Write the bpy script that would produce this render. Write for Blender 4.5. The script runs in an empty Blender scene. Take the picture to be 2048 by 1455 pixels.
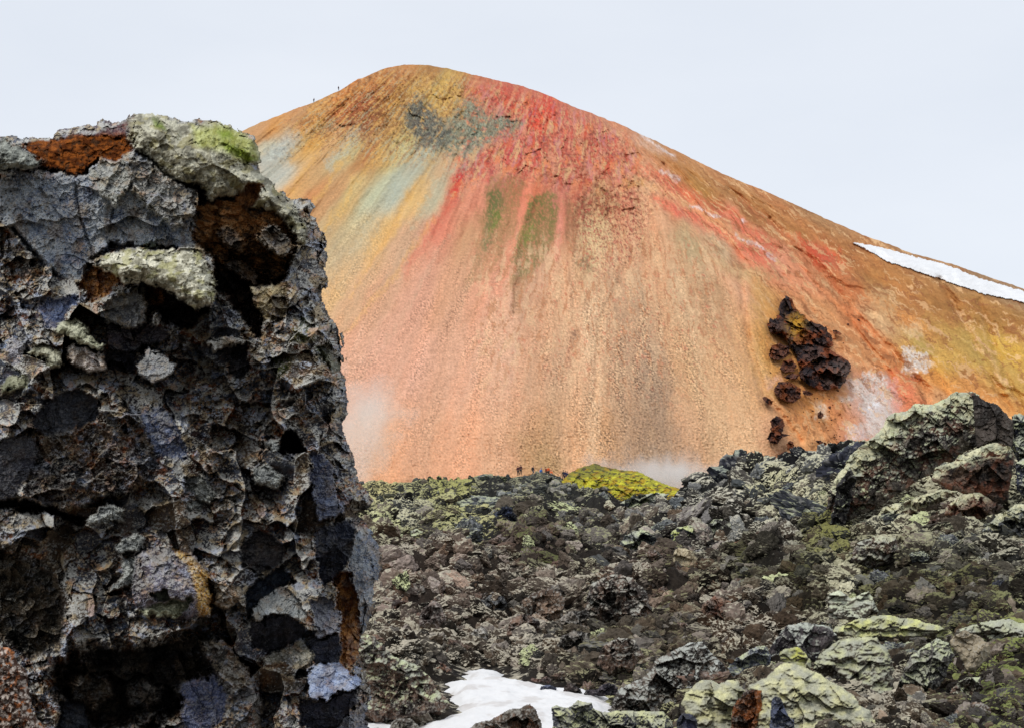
import bpy, bmesh, math, time
import numpy as np
from mathutils import Vector
T0 = time.time()
rng = np.random.default_rng(11)
F = 2813.0          # focal length in photo pixels (photo is 2048 wide)
HZ = 1000.0         # eye level row
S = bpy.context.scene
COL = S.collection

# ------------------------------------------------------------------ camera
cd = bpy.data.cameras.new('camera'); cam = bpy.data.objects.new('camera', cd); COL.objects.link(cam)
cam.location = (0, 0, 0); cam.rotation_euler = (math.radians(90), 0, 0)
cd.sensor_width = 36; cd.lens = 36 * F / 2048; cd.shift_y = (HZ - 727.5) / 2048
cd.clip_start = 0.1; cd.clip_end = 20000
S.camera = cam

# ------------------------------------------------------------------ world, sun, exposure
SUN_EL, SUN_AZ = 50, -142     # azimuth measured clockwise from +Y (view direction)
w = bpy.data.worlds.new('World'); S.world = w; w.use_nodes = True
nt = w.node_tree; nt.nodes.clear()
out = nt.nodes.new('ShaderNodeOutputWorld'); mix = nt.nodes.new('ShaderNodeMixShader')
b1 = nt.nodes.new('ShaderNodeBackground'); b2 = nt.nodes.new('ShaderNodeBackground')
sk = nt.nodes.new('ShaderNodeTexSky'); sk.sky_type = 'NISHITA'; sk.sun_disc = False
sk.sun_elevation = math.radians(SUN_EL); sk.sun_rotation = math.radians(SUN_AZ)
nt.links.new(sk.outputs[0], b1.inputs[0]); b1.inputs[1].default_value = 0.1
tc = nt.nodes.new('ShaderNodeTexCoord'); mp = nt.nodes.new('ShaderNodeMapping'); mp.inputs['Scale'].default_value = (1.2, 1.2, 3.5)
nz = nt.nodes.new('ShaderNodeTexNoise'); nz.inputs['Scale'].default_value = 1.6; nz.inputs['Detail'].default_value = 6
cr = nt.nodes.new('ShaderNodeValToRGB')
cr.color_ramp.elements[0].position = 0.25; cr.color_ramp.elements[0].color = (0.69, 0.74, 0.82, 1)
cr.color_ramp.elements[1].position = 0.7; cr.color_ramp.elements[1].color = (0.82, 0.855, 0.915, 1)
nt.links.new(tc.outputs['Generated'], mp.inputs[0]); nt.links.new(mp.outputs[0], nz.inputs['Vector'])
nt.links.new(nz.outputs['Fac'], cr.inputs[0]); nt.links.new(cr.outputs[0], b2.inputs[0]); b2.inputs[1].default_value = 1.12
mix.inputs[0].default_value = 0.9
nt.links.new(b1.outputs[0], mix.inputs[1]); nt.links.new(b2.outputs[0], mix.inputs[2]); nt.links.new(mix.outputs[0], out.inputs[0])
sd = bpy.data.lights.new('sun', 'SUN'); sun = bpy.data.objects.new('sun', sd); COL.objects.link(sun)
sd.energy = 1.5; sd.angle = math.radians(10); sd.color = (1.0, 0.965, 0.91)
az, el = math.radians(SUN_AZ), math.radians(SUN_EL)
to_sun = Vector((math.sin(az) * math.cos(el), math.cos(az) * math.cos(el), math.sin(el)))
sun.rotation_euler = to_sun.to_track_quat('Z', 'Y').to_euler()
S.view_settings.view_transform = 'Standard'; S.view_settings.look = 'None'
S.view_settings.exposure = 0.0; S.view_settings.gamma = 1.0
S.cycles.max_bounces = 6; S.cycles.diffuse_bounces = 4; S.cycles.glossy_bounces = 2; S.cycles.volume_bounces = 5
S.cycles.volume_step_rate = 4; S.cycles.volume_max_steps = 64

# ------------------------------------------------------------------ numpy noise
def _h(ix, iy, iz, seed):
    h = (ix.astype(np.uint32) * np.uint32(374761393)) + (iy.astype(np.uint32) * np.uint32(668265263)) + (iz.astype(np.uint32) * np.uint32(2246822519)) + np.uint32((seed * 3266489917) & 0xffffffff)
    h = (h ^ (h >> np.uint32(15))) * np.uint32(2246822519)
    h = (h ^ (h >> np.uint32(13))) * np.uint32(3266489917)
    return h ^ (h >> np.uint32(16))
def _i(a): return np.floor(a).astype(np.int64)
def vn2(x, y, seed=0):
    xi, yi = _i(x), _i(y); fx = (x - xi).astype(np.float32); fy = (y - yi).astype(np.float32)
    u = fx * fx * fx * (fx * (fx * 6 - 15) + 10); v = fy * fy * fy * (fy * (fy * 6 - 15) + 10)
    z = np.zeros_like(xi)
    def g(dx, dy):
        h = _h(xi + dx, yi + dy, z, seed); a = (h & np.uint32(0xffff)).astype(np.float32) * (2 * math.pi / 65536)
        return np.cos(a) * (fx - dx) + np.sin(a) * (fy - dy)
    a, b, c, d = g(0, 0), g(1, 0), g(0, 1), g(1, 1)
    return (a + (b - a) * u + (c - a) * v + (a - b - c + d) * u * v) * 1.4
def vn3(x, y, z, seed=0):
    xi, yi, zi = _i(x), _i(y), _i(z); fx, fy, fz = x - xi, y - yi, z - zi
    u, v, w_ = [t * t * (3 - 2 * t) for t in (fx, fy, fz)]
    def g(dx, dy, dz): return (_h(xi + dx, yi + dy, zi + dz, seed) & np.uint32(0xffff)).astype(np.float32) / 32768 - 1
    r = 0
    for dx in (0, 1):
        for dy in (0, 1):
            for dz in (0, 1):
                r = r + g(dx, dy, dz) * (u if dx else 1 - u) * (v if dy else 1 - v) * (w_ if dz else 1 - w_)
    return r
def fbm(x, y, seed=0, o=4, g=0.5):
    r = 0; a = 1; t = 0
    for k in range(o):
        r = r + a * vn2(x * 2 ** k, y * 2 ** k, seed + k * 17); t += a; a *= g
    return r / t * 1.6
def fbm3(p, s, seed=0, o=3):
    r = 0; a = 1; t = 0
    for k in range(o):
        q = p * s * 2 ** k; r = r + a * vn3(q[:, 0], q[:, 1], q[:, 2], seed + 13 * k); t += a; a *= .5
    return r / t
def wor(x, y, seed=0):
    xi, yi = _i(x), _i(y); z = np.zeros_like(xi)
    F1 = np.full(x.shape, 9., np.float32); F2 = F1.copy(); ID = np.zeros(x.shape, np.uint32); DX = np.zeros_like(F1); DY = np.zeros_like(F1)
    for a in (-1, 0, 1):
        for b in (-1, 0, 1):
            h = _h(xi + a, yi + b, z, seed)
            ox = (xi + a + (h & np.uint32(0xffff)) / 65535. - x).astype(np.float32); oy = (yi + b + (h >> np.uint32(16)) / 65535. - y).astype(np.float32)
            d = np.hypot(ox, oy); near = d < F1
            F2 = np.where(near, F1, np.minimum(F2, d)); F1 = np.where(near, d, F1); ID = np.where(near, h, ID)
            DX = np.where(near, -ox, DX); DY = np.where(near, -oy, DY)
    return F1, F2, ID, DX, DY
def wor3(p, seed=0):
    pi = np.floor(p).astype(np.int64); n = len(p); F1 = np.full(n, 9.); F2 = F1.copy(); ID = np.zeros(n, np.uint32); D = np.zeros((n, 3))
    for a in (-1, 0, 1):
        for b in (-1, 0, 1):
            for c in (-1, 0, 1):
                q = pi + (a, b, c); h = _h(q[:, 0], q[:, 1], q[:, 2], seed); h2 = _h(q[:, 1], q[:, 2], q[:, 0], seed + 5)
                o = np.stack([(h & np.uint32(0xffff)) / 65535., (h >> np.uint32(16)) / 65535., (h2 & np.uint32(0xffff)) / 65535.], 1)
                v = p - (q + o); d = np.linalg.norm(v, axis=1); near = d < F1
                F2 = np.where(near, F1, np.minimum(F2, d)); F1 = np.where(near, d, F1); ID = np.where(near, h, ID); D[near] = v[near]
    return F1, F2, ID, D
def rnd(ID, k):   # another random number out of a cell id
    return (_h(ID, ID, ID, 100 + k) & np.uint32(0xffff)).astype(np.float32) / 65535
def sm(a, b, x):
    t = np.clip((x - a) / (b - a), 0, 1); return t * t * (3 - 2 * t)
def facet(x, y, s, seed, h=.5, tilt=.6, crease=.25, cw=.07, bias=0.):
    """broken-rock relief in units of the input: raised, tilted blocks with cracks between"""
    F1, F2, ID, DX, DY = wor(x / s, y / s, seed)
    r = (rnd(ID, 1) - .5) * h + ((rnd(ID, 2) - .5) * 2 * tilt) * DX + ((rnd(ID, 3) - .5) * 2 * tilt + bias) * DY
    return (r - crease * np.exp(-(F2 - F1) / cw)) * s, ID, F2 - F1
def lin(c):
    c = np.asarray(c, float) / 255.; return np.where(c <= .04045, c / 12.92, ((c + .055) / 1.055) ** 2.4)
def mx(a, b, t): return a + (b - a) * np.asarray(t)[..., None]
def sdf(X, Y, P):
    """signed distance to polygon, positive inside"""
    P = np.asarray(P, float); d = np.full(X.shape, 1e18); ins = np.zeros(X.shape, bool); n = len(P)
    for i in range(n):
        ax, ay = P[i]; bx, by = P[(i + 1) % n]; ex, ey = bx - ax, by - ay
        t = np.clip(((X - ax) * ex + (Y - ay) * ey) / (ex * ex + ey * ey + 1e-9), 0, 1)
        d = np.minimum(d, (X - ax - t * ex) ** 2 + (Y - ay - t * ey) ** 2)
        if ay != by: ins ^= ((ay > Y) != (by > Y)) & (X < ex * (Y - ay) / (by - ay) + ax)
    d = np.sqrt(d); return np.where(ins, d, -d)
def seg(X, Y, P):
    d = np.full(X.shape, 1e18); P = np.asarray(P, float)
    for i in range(len(P) - 1):
        ax, ay = P[i]; bx, by = P[i + 1]; ex, ey = bx - ax, by - ay
        t = np.clip(((X - ax) * ex + (Y - ay) * ey) / (ex * ex + ey * ey + 1e-9), 0, 1)
        d = np.minimum(d, (X - ax - t * ex) ** 2 + (Y - ay - t * ey) ** 2)
    return np.sqrt(d)
def world(px, py, Y): return np.stack([(px - 1024) / F * Y, Y + 0 * px, (HZ - py) / F * Y], -1)

# ------------------------------------------------------------------ mesh and material helpers
def mesh(name, V, Q, C=None, A=None, mat=None, smooth=False):
    me = bpy.data.meshes.new(name); V = np.ascontiguousarray(V.reshape(-1, 3), np.float32); Q = np.ascontiguousarray(Q, np.int32); k = Q.shape[1]
    me.vertices.add(len(V)); me.vertices.foreach_set('co', V.ravel())
    me.loops.add(Q.size); me.loops.foreach_set('vertex_index', Q.ravel())
    me.polygons.add(len(Q)); me.polygons.foreach_set('loop_start', np.arange(0, Q.size, k, dtype=np.int32))
    me.polygons.foreach_set('loop_total', np.full(len(Q), k, np.int32))
    me.polygons.foreach_set('use_smooth', np.full(len(Q), smooth, bool))
    me.update(calc_edges=True)
    if C is not None:
        c = np.ones((len(V), 4), np.float32); c[:, :3] = np.clip(C.reshape(-1, 3), 0, 1)
        if A is not None: c[:, 3] = A.ravel()
        at = me.color_attributes.new('Col', 'FLOAT_COLOR', 'POINT'); at.data.foreach_set('color', c.ravel())
    if mat: me.materials.append(mat)
    return me
def link(name, me, label=None, cat=None, group=None, kind=None, parent=None, loc=None):
    o = bpy.data.objects.new(name, me); COL.objects.link(o)
    if label: o['label'] = label
    if cat: o['category'] = cat
    if group: o['group'] = group
    if kind: o['kind'] = kind
    if parent: o.parent = parent
    if loc is not None: o.location = loc
    return o
def recentre(me):
    """move a mesh's origin to its base; returns that base point"""
    n = len(me.vertices); v = np.empty(n * 3, np.float32); me.vertices.foreach_get('co', v); v = v.reshape(-1, 3)
    c = np.array([(v[:, 0].min() + v[:, 0].max()) / 2, (v[:, 1].min() + v[:, 1].max()) / 2, v[:, 2].min()]); v -= c
    me.vertices.foreach_set('co', v.ravel()); me.update(); return c
def grid_quads(ny, nx, M=None):
    i = np.arange(ny * nx).reshape(ny, nx)
    q = np.stack([i[1:, :-1], i[1:, 1:], i[:-1, 1:], i[:-1, :-1]], -1)
    return q.reshape(-1, 4) if M is None else q[M]
def material(name, scale, bump=.5, dist=.02, rough=.9, moss=False, tint=0., spec=.3, var=.25, mossc=(.42, .44, .30), glossy_dark=False):
    m = bpy.data.materials.new(name); m.use_nodes = True; t = m.node_tree; N = t.nodes; L = t.links; bs = N['Principled BSDF']
    bs.inputs['Roughness'].default_value = rough; bs.inputs['Specular IOR Level'].default_value = spec
    at = N.new('ShaderNodeAttribute'); at.attribute_name = 'Col'; co = N.new('ShaderNodeTexCoord')
    n1 = N.new('ShaderNodeTexNoise'); n1.inputs['Scale'].default_value = scale; n1.inputs['Detail'].default_value = 6; n1.inputs['Roughness'].default_value = .65
    L.new(co.outputs['Object'], n1.inputs['Vector'])
    mr = N.new('ShaderNodeMapRange'); mr.inputs['From Min'].default_value = .3; mr.inputs['From Max'].default_value = .7
    mr.inputs['To Min'].default_value = 1 - var; mr.inputs['To Max'].default_value = 1 + var; L.new(n1.outputs['Fac'], mr.inputs['Value'])
    mu = N.new('ShaderNodeVectorMath'); mu.operation = 'SCALE'; L.new(mr.outputs[0], mu.inputs['Scale'])
    if not moss: L.new(at.outputs['Color'], mu.inputs[0])
    col = at.outputs['Color'] if moss else mu.outputs[0]
    if tint:
        oi = N.new('ShaderNodeObjectInfo'); hs = N.new('ShaderNodeHueSaturation'); r2 = N.new('ShaderNodeMapRange')
        r2.inputs['To Min'].default_value = 1 - tint; r2.inputs['To Max'].default_value = 1 + tint
        L.new(oi.outputs['Random'], r2.inputs['Value']); L.new(r2.outputs[0], hs.inputs['Value']); L.new(col, hs.inputs['Color']); col = hs.outputs[0]
    if moss:
        g = N.new('ShaderNodeNewGeometry'); sp = N.new('ShaderNodeSeparateXYZ'); L.new(g.outputs['Normal'], sp.inputs[0])
        n2 = N.new('ShaderNodeTexNoise'); n2.inputs['Scale'].default_value = scale * .3; n2.inputs['Detail'].default_value = 6; n2.inputs['Roughness'].default_value = .7; L.new(co.outputs['Object'], n2.inputs['Vector'])
        ad = N.new('ShaderNodeMath'); ad.operation = 'MULTIPLY_ADD'; L.new(n2.outputs['Fac'], ad.inputs[0]); ad.inputs[1].default_value = 2.4; L.new(sp.outputs['Z'], ad.inputs[2])
        a2 = N.new('ShaderNodeMath'); a2.operation = 'MULTIPLY_ADD'; L.new(at.outputs['Alpha'], a2.inputs[0]); a2.inputs[1].default_value = 1.3; L.new(ad.outputs[0], a2.inputs[2])
        r3 = N.new('ShaderNodeMapRange'); r3.inputs['From Min'].default_value = 2.25; r3.inputs['From Max'].default_value = 2.45; L.new(a2.outputs[0], r3.inputs['Value'])
        mi = N.new('ShaderNodeMix'); mi.data_type = 'RGBA'; L.new(r3.outputs[0], mi.inputs['Factor']); L.new(col, mi.inputs[6])
        ma = N.new('ShaderNodeAttribute'); ma.attribute_name = 'Moss'; rr = N.new('ShaderNodeRGB'); rr.outputs[0].default_value = (*mossc, 1)
        if moss == 'attr': L.new(ma.outputs['Color'], mi.inputs[7])
        else: L.new(rr.outputs[0], mi.inputs[7])
        col = mi.outputs[2]; L.new(col, mu.inputs[0]); col = mu.outputs[0]
    L.new(col, bs.inputs['Base Color'])
    if bump:
        bp = N.new('ShaderNodeBump'); bp.inputs['Strength'].default_value = bump; bp.inputs['Distance'].default_value = dist
        L.new(n1.outputs['Fac'], bp.inputs['Height']); L.new(bp.outputs[0], bs.inputs['Normal'])
    return m
def moss_attr(me, C):
    n = len(me.vertices); c = np.ones((n, 4), np.float32); c[:, :3] = C.reshape(-1, 3)
    me.color_attributes.new('Moss', 'FLOAT_COLOR', 'POINT').data.foreach_set('color', c.ravel())
def idw(X, Y, pts, vals, gdir=None, par=.4, p=3.2, sc=1.):
    """blend of colour samples; gdir (per sample) = direction the samples are drawn out along"""
    W = np.zeros(X.shape); R = np.zeros(X.shape + (vals.shape[1],))
    for k, (a, b) in enumerate(pts):
        dx, dy = X - a, Y - b
        if gdir is not None:
            gx, gy = gdir[k]; pa = dx * gx + dy * gy; pe = dx * gy - dy * gx; d2 = pe * pe + (pa * par) ** 2
        else: d2 = dx * dx + dy * dy
        w_ = (d2 + 60.) ** (-p / 2); W += w_; R += w_[..., None] * vals[k]
    return R / W[..., None]
print('helpers', time.time() - T0)

# ================================================================== MOUNTAIN
M_ROCK = material('scree', .55, bump=.35, dist=.7, rough=.95, spec=.1, var=.13)
sky_pts = [(-900, 520), (-300, 470), (0, 420), (300, 345), (480, 263), (500, 255), (560, 230), (590, 218), (627, 205), (655, 192), (680, 182), (700, 168), (716, 158), (730, 154), (745, 147), (775, 135), (810, 129.5), (850, 130), (900, 138), (960, 153), (1040, 171), (1100, 192), (1150, 215), (1241, 249), (1357, 304), (1439, 345), (1559, 395), (1655, 439), (1732, 472), (1823, 506), (1910, 530), (1992, 559), (2048, 578), (2200, 640), (2600, 800), (3000, 930)]
TA = .62; D00 = 300.
def sky_y(px):
    a = np.array(sky_pts, float); return np.interp(px, a[:, 0], a[:, 1])
def hill_depth(px, py):
    s = (HZ - py) / F
    D = D00 * TA / (TA - s) * (1 + .22 * sm(1250, 2100, px) + .05 * sm(900, 400, px))
    return D
def turn(px, py):
    return sm(-75, 75, px - np.interp(py, [120, 250, 350, 450, 550, 650, 900], [1060, 1160, 1265, 1370, 1475, 1530, 1570]))
def fall_dir(px, py):
    """direction the scree runs, in the face of the hill"""
    ax = (px - 1190) / (py + 250.); bx = np.clip((px - 1050) / np.maximum(py - 50., 60), -1, 1.5)
    t = turn(px, py); g = ax * (1 - t) + bx * t
    n = np.hypot(g, 1.); return g / n, 1 / n
def rough_mask(px, py):
    return np.clip(sm(40, -20, seg(px, py, [(690, 200), (780, 215), (860, 230), (960, 245), (1040, 270), (1110, 300), (1200, 330)]) - 70) + .7 * sm(30, -10, seg(px, py, [(1190, 430), (1260, 420), (1300, 380)]) - 35) + .5 * sm(20, -10, seg(px, py, [(560, 300), (650, 250)]) - 25), 0, 1)
def relief(px, py):
    """depth offset in metres (positive = farther)"""
    t = turn(px, py)
    a = (px - 1190) / (py + 250.) * 850; b = np.arctan2(px - 1050, np.maximum(py - 50., 30)) * 620
    wob = 14 * fbm(px / 130, py / 130, 3)
    sa = fbm((a + wob) / 60, py / 520, 21, 5, .55); sb = fbm((b + wob) / 48, (px + py) / 620, 22, 5, .55)
    st = sa * (1 - t) + sb * t; st2 = fbm((a + wob) / 34, py / 240, 25, 3) * (1 - t) + fbm((b + wob) / 30, (px + py) / 300, 26, 3) * t
    up = sm(700, 250, py)
    R = 9 * fbm(px / 420, py / 420, 5, 3) + st * (.7 + .8 * sm(700, 450, py) + 1.8 * up) - 1.6 * up * np.abs(st2) + 3.2 * t * (st2 + .5 * st)
    # rough cliffs below the summit
    rough = rough_mask(px, py)
    f1, _, _ = facet(px + 8 * fbm(px / 30, py / 30, 8), py, 34, 31, .5, .9, .0); f2, _, _ = facet(px + 3 * fbm(px / 9, py / 9, 18), py, 13, 32, .6, 1.1, .05)
    R += rough * (f1 * .06 + f2 * .06 + 2.2 * fbm(px / 20, py / 20, 9, 5, .62))
    # gullies
    for P, wd, dp in GULLY:
        d = seg(px + 4 * fbm(px / 25, py / 25, 12), py, P); R += dp * np.exp(-(d / wd) ** 2)
    # bowl west of the spur
    R -= 10 * np.exp(-(seg(px, py, [(1240, 300), (1330, 420), (1480, 540), (1530, 700), (1560, 860)]) / 75.) ** 2)
    # scree grain
    R += (.22 + .22 * sm(500, 900, py)) * fbm(px / 5., py / 4., 14, 2) * (1 - .4 * t)
    R += (.45 + .5 * up) * (fbm((a + wob) / 14, py / 70, 15, 4, .6) * (1 - t) + fbm((b + wob) / 11, (px + py) / 90, 16, 4, .6) * t)
    return R
GULLY = [([(1460, 380), (1540, 440), (1640, 545), (1740, 660), (1850, 775), (1860, 850)], 9, 5), ([(1540, 440), (1620, 560), (1700, 640), (1790, 760)], 6, 3), ([(1880, 560), (1950, 690), (2020, 820)], 8, 3.5),
         ([(1960, 600), (1990, 700), (2050, 830)], 7, 3), ([(1330, 330), (1450, 430), (1560, 540), (1680, 700)], 7, 3), ([(1050, 330), (1062, 400), (1030, 500), (1020, 620)], 7, -2.5), ([(700, 190), (660, 250), (600, 330)], 7, 2),
         ([(1130, 400), (1130, 480), (1140, 640)], 6, -2), ([(1270, 500), (1240, 560), (1200, 640), (1190, 800)], 6, 1.5), ([(1480, 560), (1500, 700), (1530, 790), (1600, 880)], 7, 2.5)]
sx = 1.7; PXc = np.concatenate([np.arange(-900, 430, 7.), np.arange(430, 2130, sx), np.arange(2130, 3000, 7.)]); nr = 520
sk_row = sky_y(PXc) + 1.2 * fbm(PXc / 12, PXc * 0, 4) + 1.5 * fbm(PXc / 50, PXc * 0, 6)
tt = np.linspace(0, 1, nr)[:, None]; PY = 1040 + (sk_row[None, :] - 1040) * tt; PX = np.repeat(PXc[None, :], nr, 0)
edge_px = np.clip((PY - sk_row[None, :]) / 26., 0, 1)
Dh = hill_depth(PX, PY) + relief(PX, PY) * (.25 + .75 * edge_px) + 16 * (1 - edge_px) ** 2
HILL_GAIN = np.array([1.09, 1.09, 1.08])
def painting(PX, PY):
    gx, gy = fall_dir(PX, PY)
    wx = 7 * fbm(PX / 45, PY / 60, 51, 4) + 3 * fbm(PX / 9, PY / 14, 52, 3); wy = 10 * fbm(PX / 60, PY / 60, 53, 4)
    X = PX + wx; Y = PY + wy
    smp = HILL_SAMPLES; pts = [(a, b) for a, b, *_ in smp]; vals = lin([c for *_, c in smp])
    g = np.array([fall_dir(np.array(float(a)), np.array(float(b))) for a, b in pts])
    C = idw(X, Y, pts, vals, g, .38, 3.6)
    t = turn(PX, PY)
    a = (PX - 1190) / (PY + 250.) * 850; b = np.arctan2(PX - 1050, np.maximum(PY - 50., 30)) * 620
    st = (fbm((a + wx) / 16, PY / 260, 61, 4, .6) * (1 - t) + fbm((b + wx) / 13, (PX + PY) / 300, 62, 4, .6) * t)
    st2 = (fbm((a + wx) / 40, PY / 400, 63, 3, .6) * (1 - t) + fbm((b + wx) / 30, (PX + PY) / 420, 64, 3, .6) * t)
    C = C * (1 + (.16 - .07 * sm(450, 620, PY)) * st)[..., None]
    C = C * (1 + st2[..., None] * np.array([.06, -.05, -.12]))
    def P(poly, col, al, soft=6, br=.5, seed=0, sc=22):
        nonlocal C
        d = sdf(X, Y, poly); n = fbm(PX / sc, PY / (sc * 1.5), 70 + seed, 4, .6)
        C = mx(C, lin(col), al * sm(-soft, soft, d + n * soft * 2.2 + fb1 * soft) * (1 - br * sm(-.1, .5, n + .5 * st)) * fb2)
    def ST(line, wd, col, al, soft=5, br=.4, seed=0):
        nonlocal C
        d = wd - seg(X, Y, line); n = fbm(PX / 12, PY / 26, 90 + seed, 4, .6)
        C = mx(C, lin(col), al * sm(-soft, soft, d + n * soft * 1.5 + fb1 * soft) * (1 - br * sm(-.2, .5, n)) * fb2)
    fb1 = fbm(PX / 5, PY / 9, 88, 4, .65); fb2 = 1 - .55 * sm(.0, .35, fbm(PX / 4.5, PY / 7, 89, 3, .65))
    for f in HILL_PAINT(P, ST): pass
    # mottling of the whole face, stronger on the broken rock under the summit
    rm_ = rough_mask(PX, PY); mo = fbm((a + wx) / 9, PY / 34, 66, 5, .65) * (1 - t) + fbm((b + wx) / 8, (PX + PY) / 45, 67, 5, .65) * t
    C = C * (1 + .8 * mo[..., None] * np.array([.12, .15, .16]))
    mr_ = fbm(PX / 9, PY / 9, 68, 5, .65); C = C * (1 + rm_[..., None] * mr_[..., None] * np.array([.35, .38, .38]))
    C = mx(C, C * np.array([.42, .36, .38]), .75 * rm_ * sm(.12, .34, fbm(PX / 7, PY / 8, 69, 4, .65)))
    C = mx(C, np.broadcast_to(lin((224, 190, 140)), C.shape), .35 * rm_ * sm(.15, .4, fbm(PX / 6, PY / 7, 60, 4, .65)))
    # broken, many-hued altered rock in the red zone (sharp-edged patches)
    zr = sm(-25, 25, sdf(X, Y, [(905, 320), (940, 165), (1090, 185), (1230, 252), (1290, 320), (1270, 355), (1190, 385), (1120, 370), (1050, 350), (960, 370), (900, 400)]) + 14 * mr_)
    def TH(col, sx_, sy_, th, al, sd_, zone, soft=.05):
        nonlocal C
        C = mx(C, np.broadcast_to(lin(col), C.shape), al * zone * sm(th, th + soft, fbm((a + wx) / sx_, PY / sy_, sd_, 5, .66)))
    TH((224, 158, 124), 26, 60, .02, .60, 701, zr, .2); TH((226, 134, 84), 30, 44, .22, .6, 702, zr, .1); TH((216, 176, 124), 18, 40, .24, .65, 703, zr, .08)
    TH((150, 84, 82), 9, 16, .24, .6, 704, zr * .7, .1); TH((118, 66, 60), 5, 8, .34, .6, 705, zr); TH((196, 124, 126), 26, 50, .24, .5, 706, zr, .1); TH((204, 84, 62), 22, 44, .28, .6, 707, zr, .1)
    zu = sm(-25, 25, sdf(X, Y, [(560, 250), (700, 175), (780, 140), (940, 150), (950, 230), (880, 320), (760, 330), (640, 300)]) + 14 * mr_)
    TH((150, 98, 62), 10, 26, .16, .6, 711, zu, .08); TH((218, 170, 98), 12, 34, .14, .6, 712, zu, .1); TH((112, 76, 54), 5, 9, .30, .6, 713, zu); TH((180, 172, 138), 10, 30, .28, .6, 714, zu, .08)
    zg = sm(-16, 12, sdf(X, Y, [(880, 290), (905, 236), (925, 204), (955, 210), (965, 235), (1010, 236), (1040, 248), (1025, 270), (980, 276), (940, 300), (905, 310)]) + 16 * mr_ + 8 * fb1)
    zg = zg * sm(-.28, -.05, fbm(PX / 15, PY / 13, 730, 5, .65)); C = mx(C, np.broadcast_to(lin((126, 128, 106)), C.shape), .8 * zg); TH((164, 168, 144), 7, 11, .10, .7, 715, zg); TH((88, 92, 80), 5, 8, .2, .8, 716, zg)
    zd = sm(-16, 10, sdf(X, Y, [(812, 225), (835, 200), (862, 215), (885, 250), (900, 265), (893, 286), (845, 290), (815, 264)]) + 16 * mr_ + 8 * fb1)
    zd = zd * sm(-.3, -.08, fbm(PX / 14, PY / 14, 731, 5, .65)); C = mx(C, np.broadcast_to(lin((92, 92, 84)), C.shape), .8 * zd); TH((148, 146, 126), 7, 10, .13, .7, 717, zd); TH((58, 58, 60), 5, 8, .2, .8, 718, zd)
    zk = sm(-20, 20, sdf(X, Y, [(1150, 400), (1250, 370), (1300, 420), (1290, 500), (1200, 560), (1150, 520)]) + 14 * mr_)
    TH((170, 84, 70), 5, 8, .14, .8, 721, zk); TH((106, 66, 52), 4, 6, .27, .8, 722, zk); TH((222, 188, 138), 14, 22, .2, .45, 723, zk)
    zs = sm(0, 80, PX - 900) * sm(1520, 1400, PX) * sm(430, 520, PY) * sm(900, 640, PY)
    TH((176, 118, 78), 9, 40, .24, .8, 724, zs, .03); TH((196, 112, 84), 5, 16, .38, .75, 725, zs, .03); TH((226, 190, 146), 16, 60, .2, .5, 726, zs, .08)
    zo = t * sm(300, 380, PY)
    C = mx(C, np.broadcast_to(lin((150, 92, 54)), C.shape), .65 * zo * sm(.26, .32, fbm((b + wx) / 6, (PX + PY) / 70, 727, 5, .66)))
    C = mx(C, np.broadcast_to(lin((232, 186, 134)), C.shape), .6 * zo * sm(.27, .33, fbm((b + wx) / 7, (PX + PY) / 90, 728, 5, .66)))
    k_ = sm(400, 580, PY) * (1 - .75 * t) * (.75 + .25 * sm(700, 900, PX)); C = mx(C, np.broadcast_to(lin((228, 180, 144)), C.shape), (.20 + .12 * sm(1080, 900, PX)) * k_)
    # fine gullied striping on the right flank
    rb = fbm((b + wx) / 5, (PX + PY) / 110, 741, 5, .65); C = C * (1 + t[..., None] * np.clip(rb, -.5, .5)[..., None] * np.array([.28, .36, .40]))
    # stones in the scree
    grain = fbm(PX / 4.0, PY / 3.2, 81, 2, .75)
    dens = .25 + .75 * sm(350, 800, PY) * (1 - .65 * t)
    for cx, cy, r in ((1300, 800, 150), (1240, 640, 120), (1230, 880, 160), (700, 520, 100), (1090, 920, 60), (900, 620, 90)):
        dens = dens + .55 * np.exp(-((PX - cx) ** 2 + ((PY - cy) * .7) ** 2) / r ** 2)
    patch = sm(-.2, .5, fbm(a / 26, PY / 130, 83, 4, .6))
    C = C * (1 + np.clip(grain, -1, .8) * .46 * dens * (.5 + .7 * patch))[..., None]
    dark = sm(.25, .55, fbm(PX / 4.4, PY / 3.2, 85, 2, .6) + .25 * (dens - 1)) * np.clip(dens, 0, 1.3) * .45 * patch
    C = mx(C, C * np.array([.55, .50, .47]), np.clip(dark, 0, 1))
    return C
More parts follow.
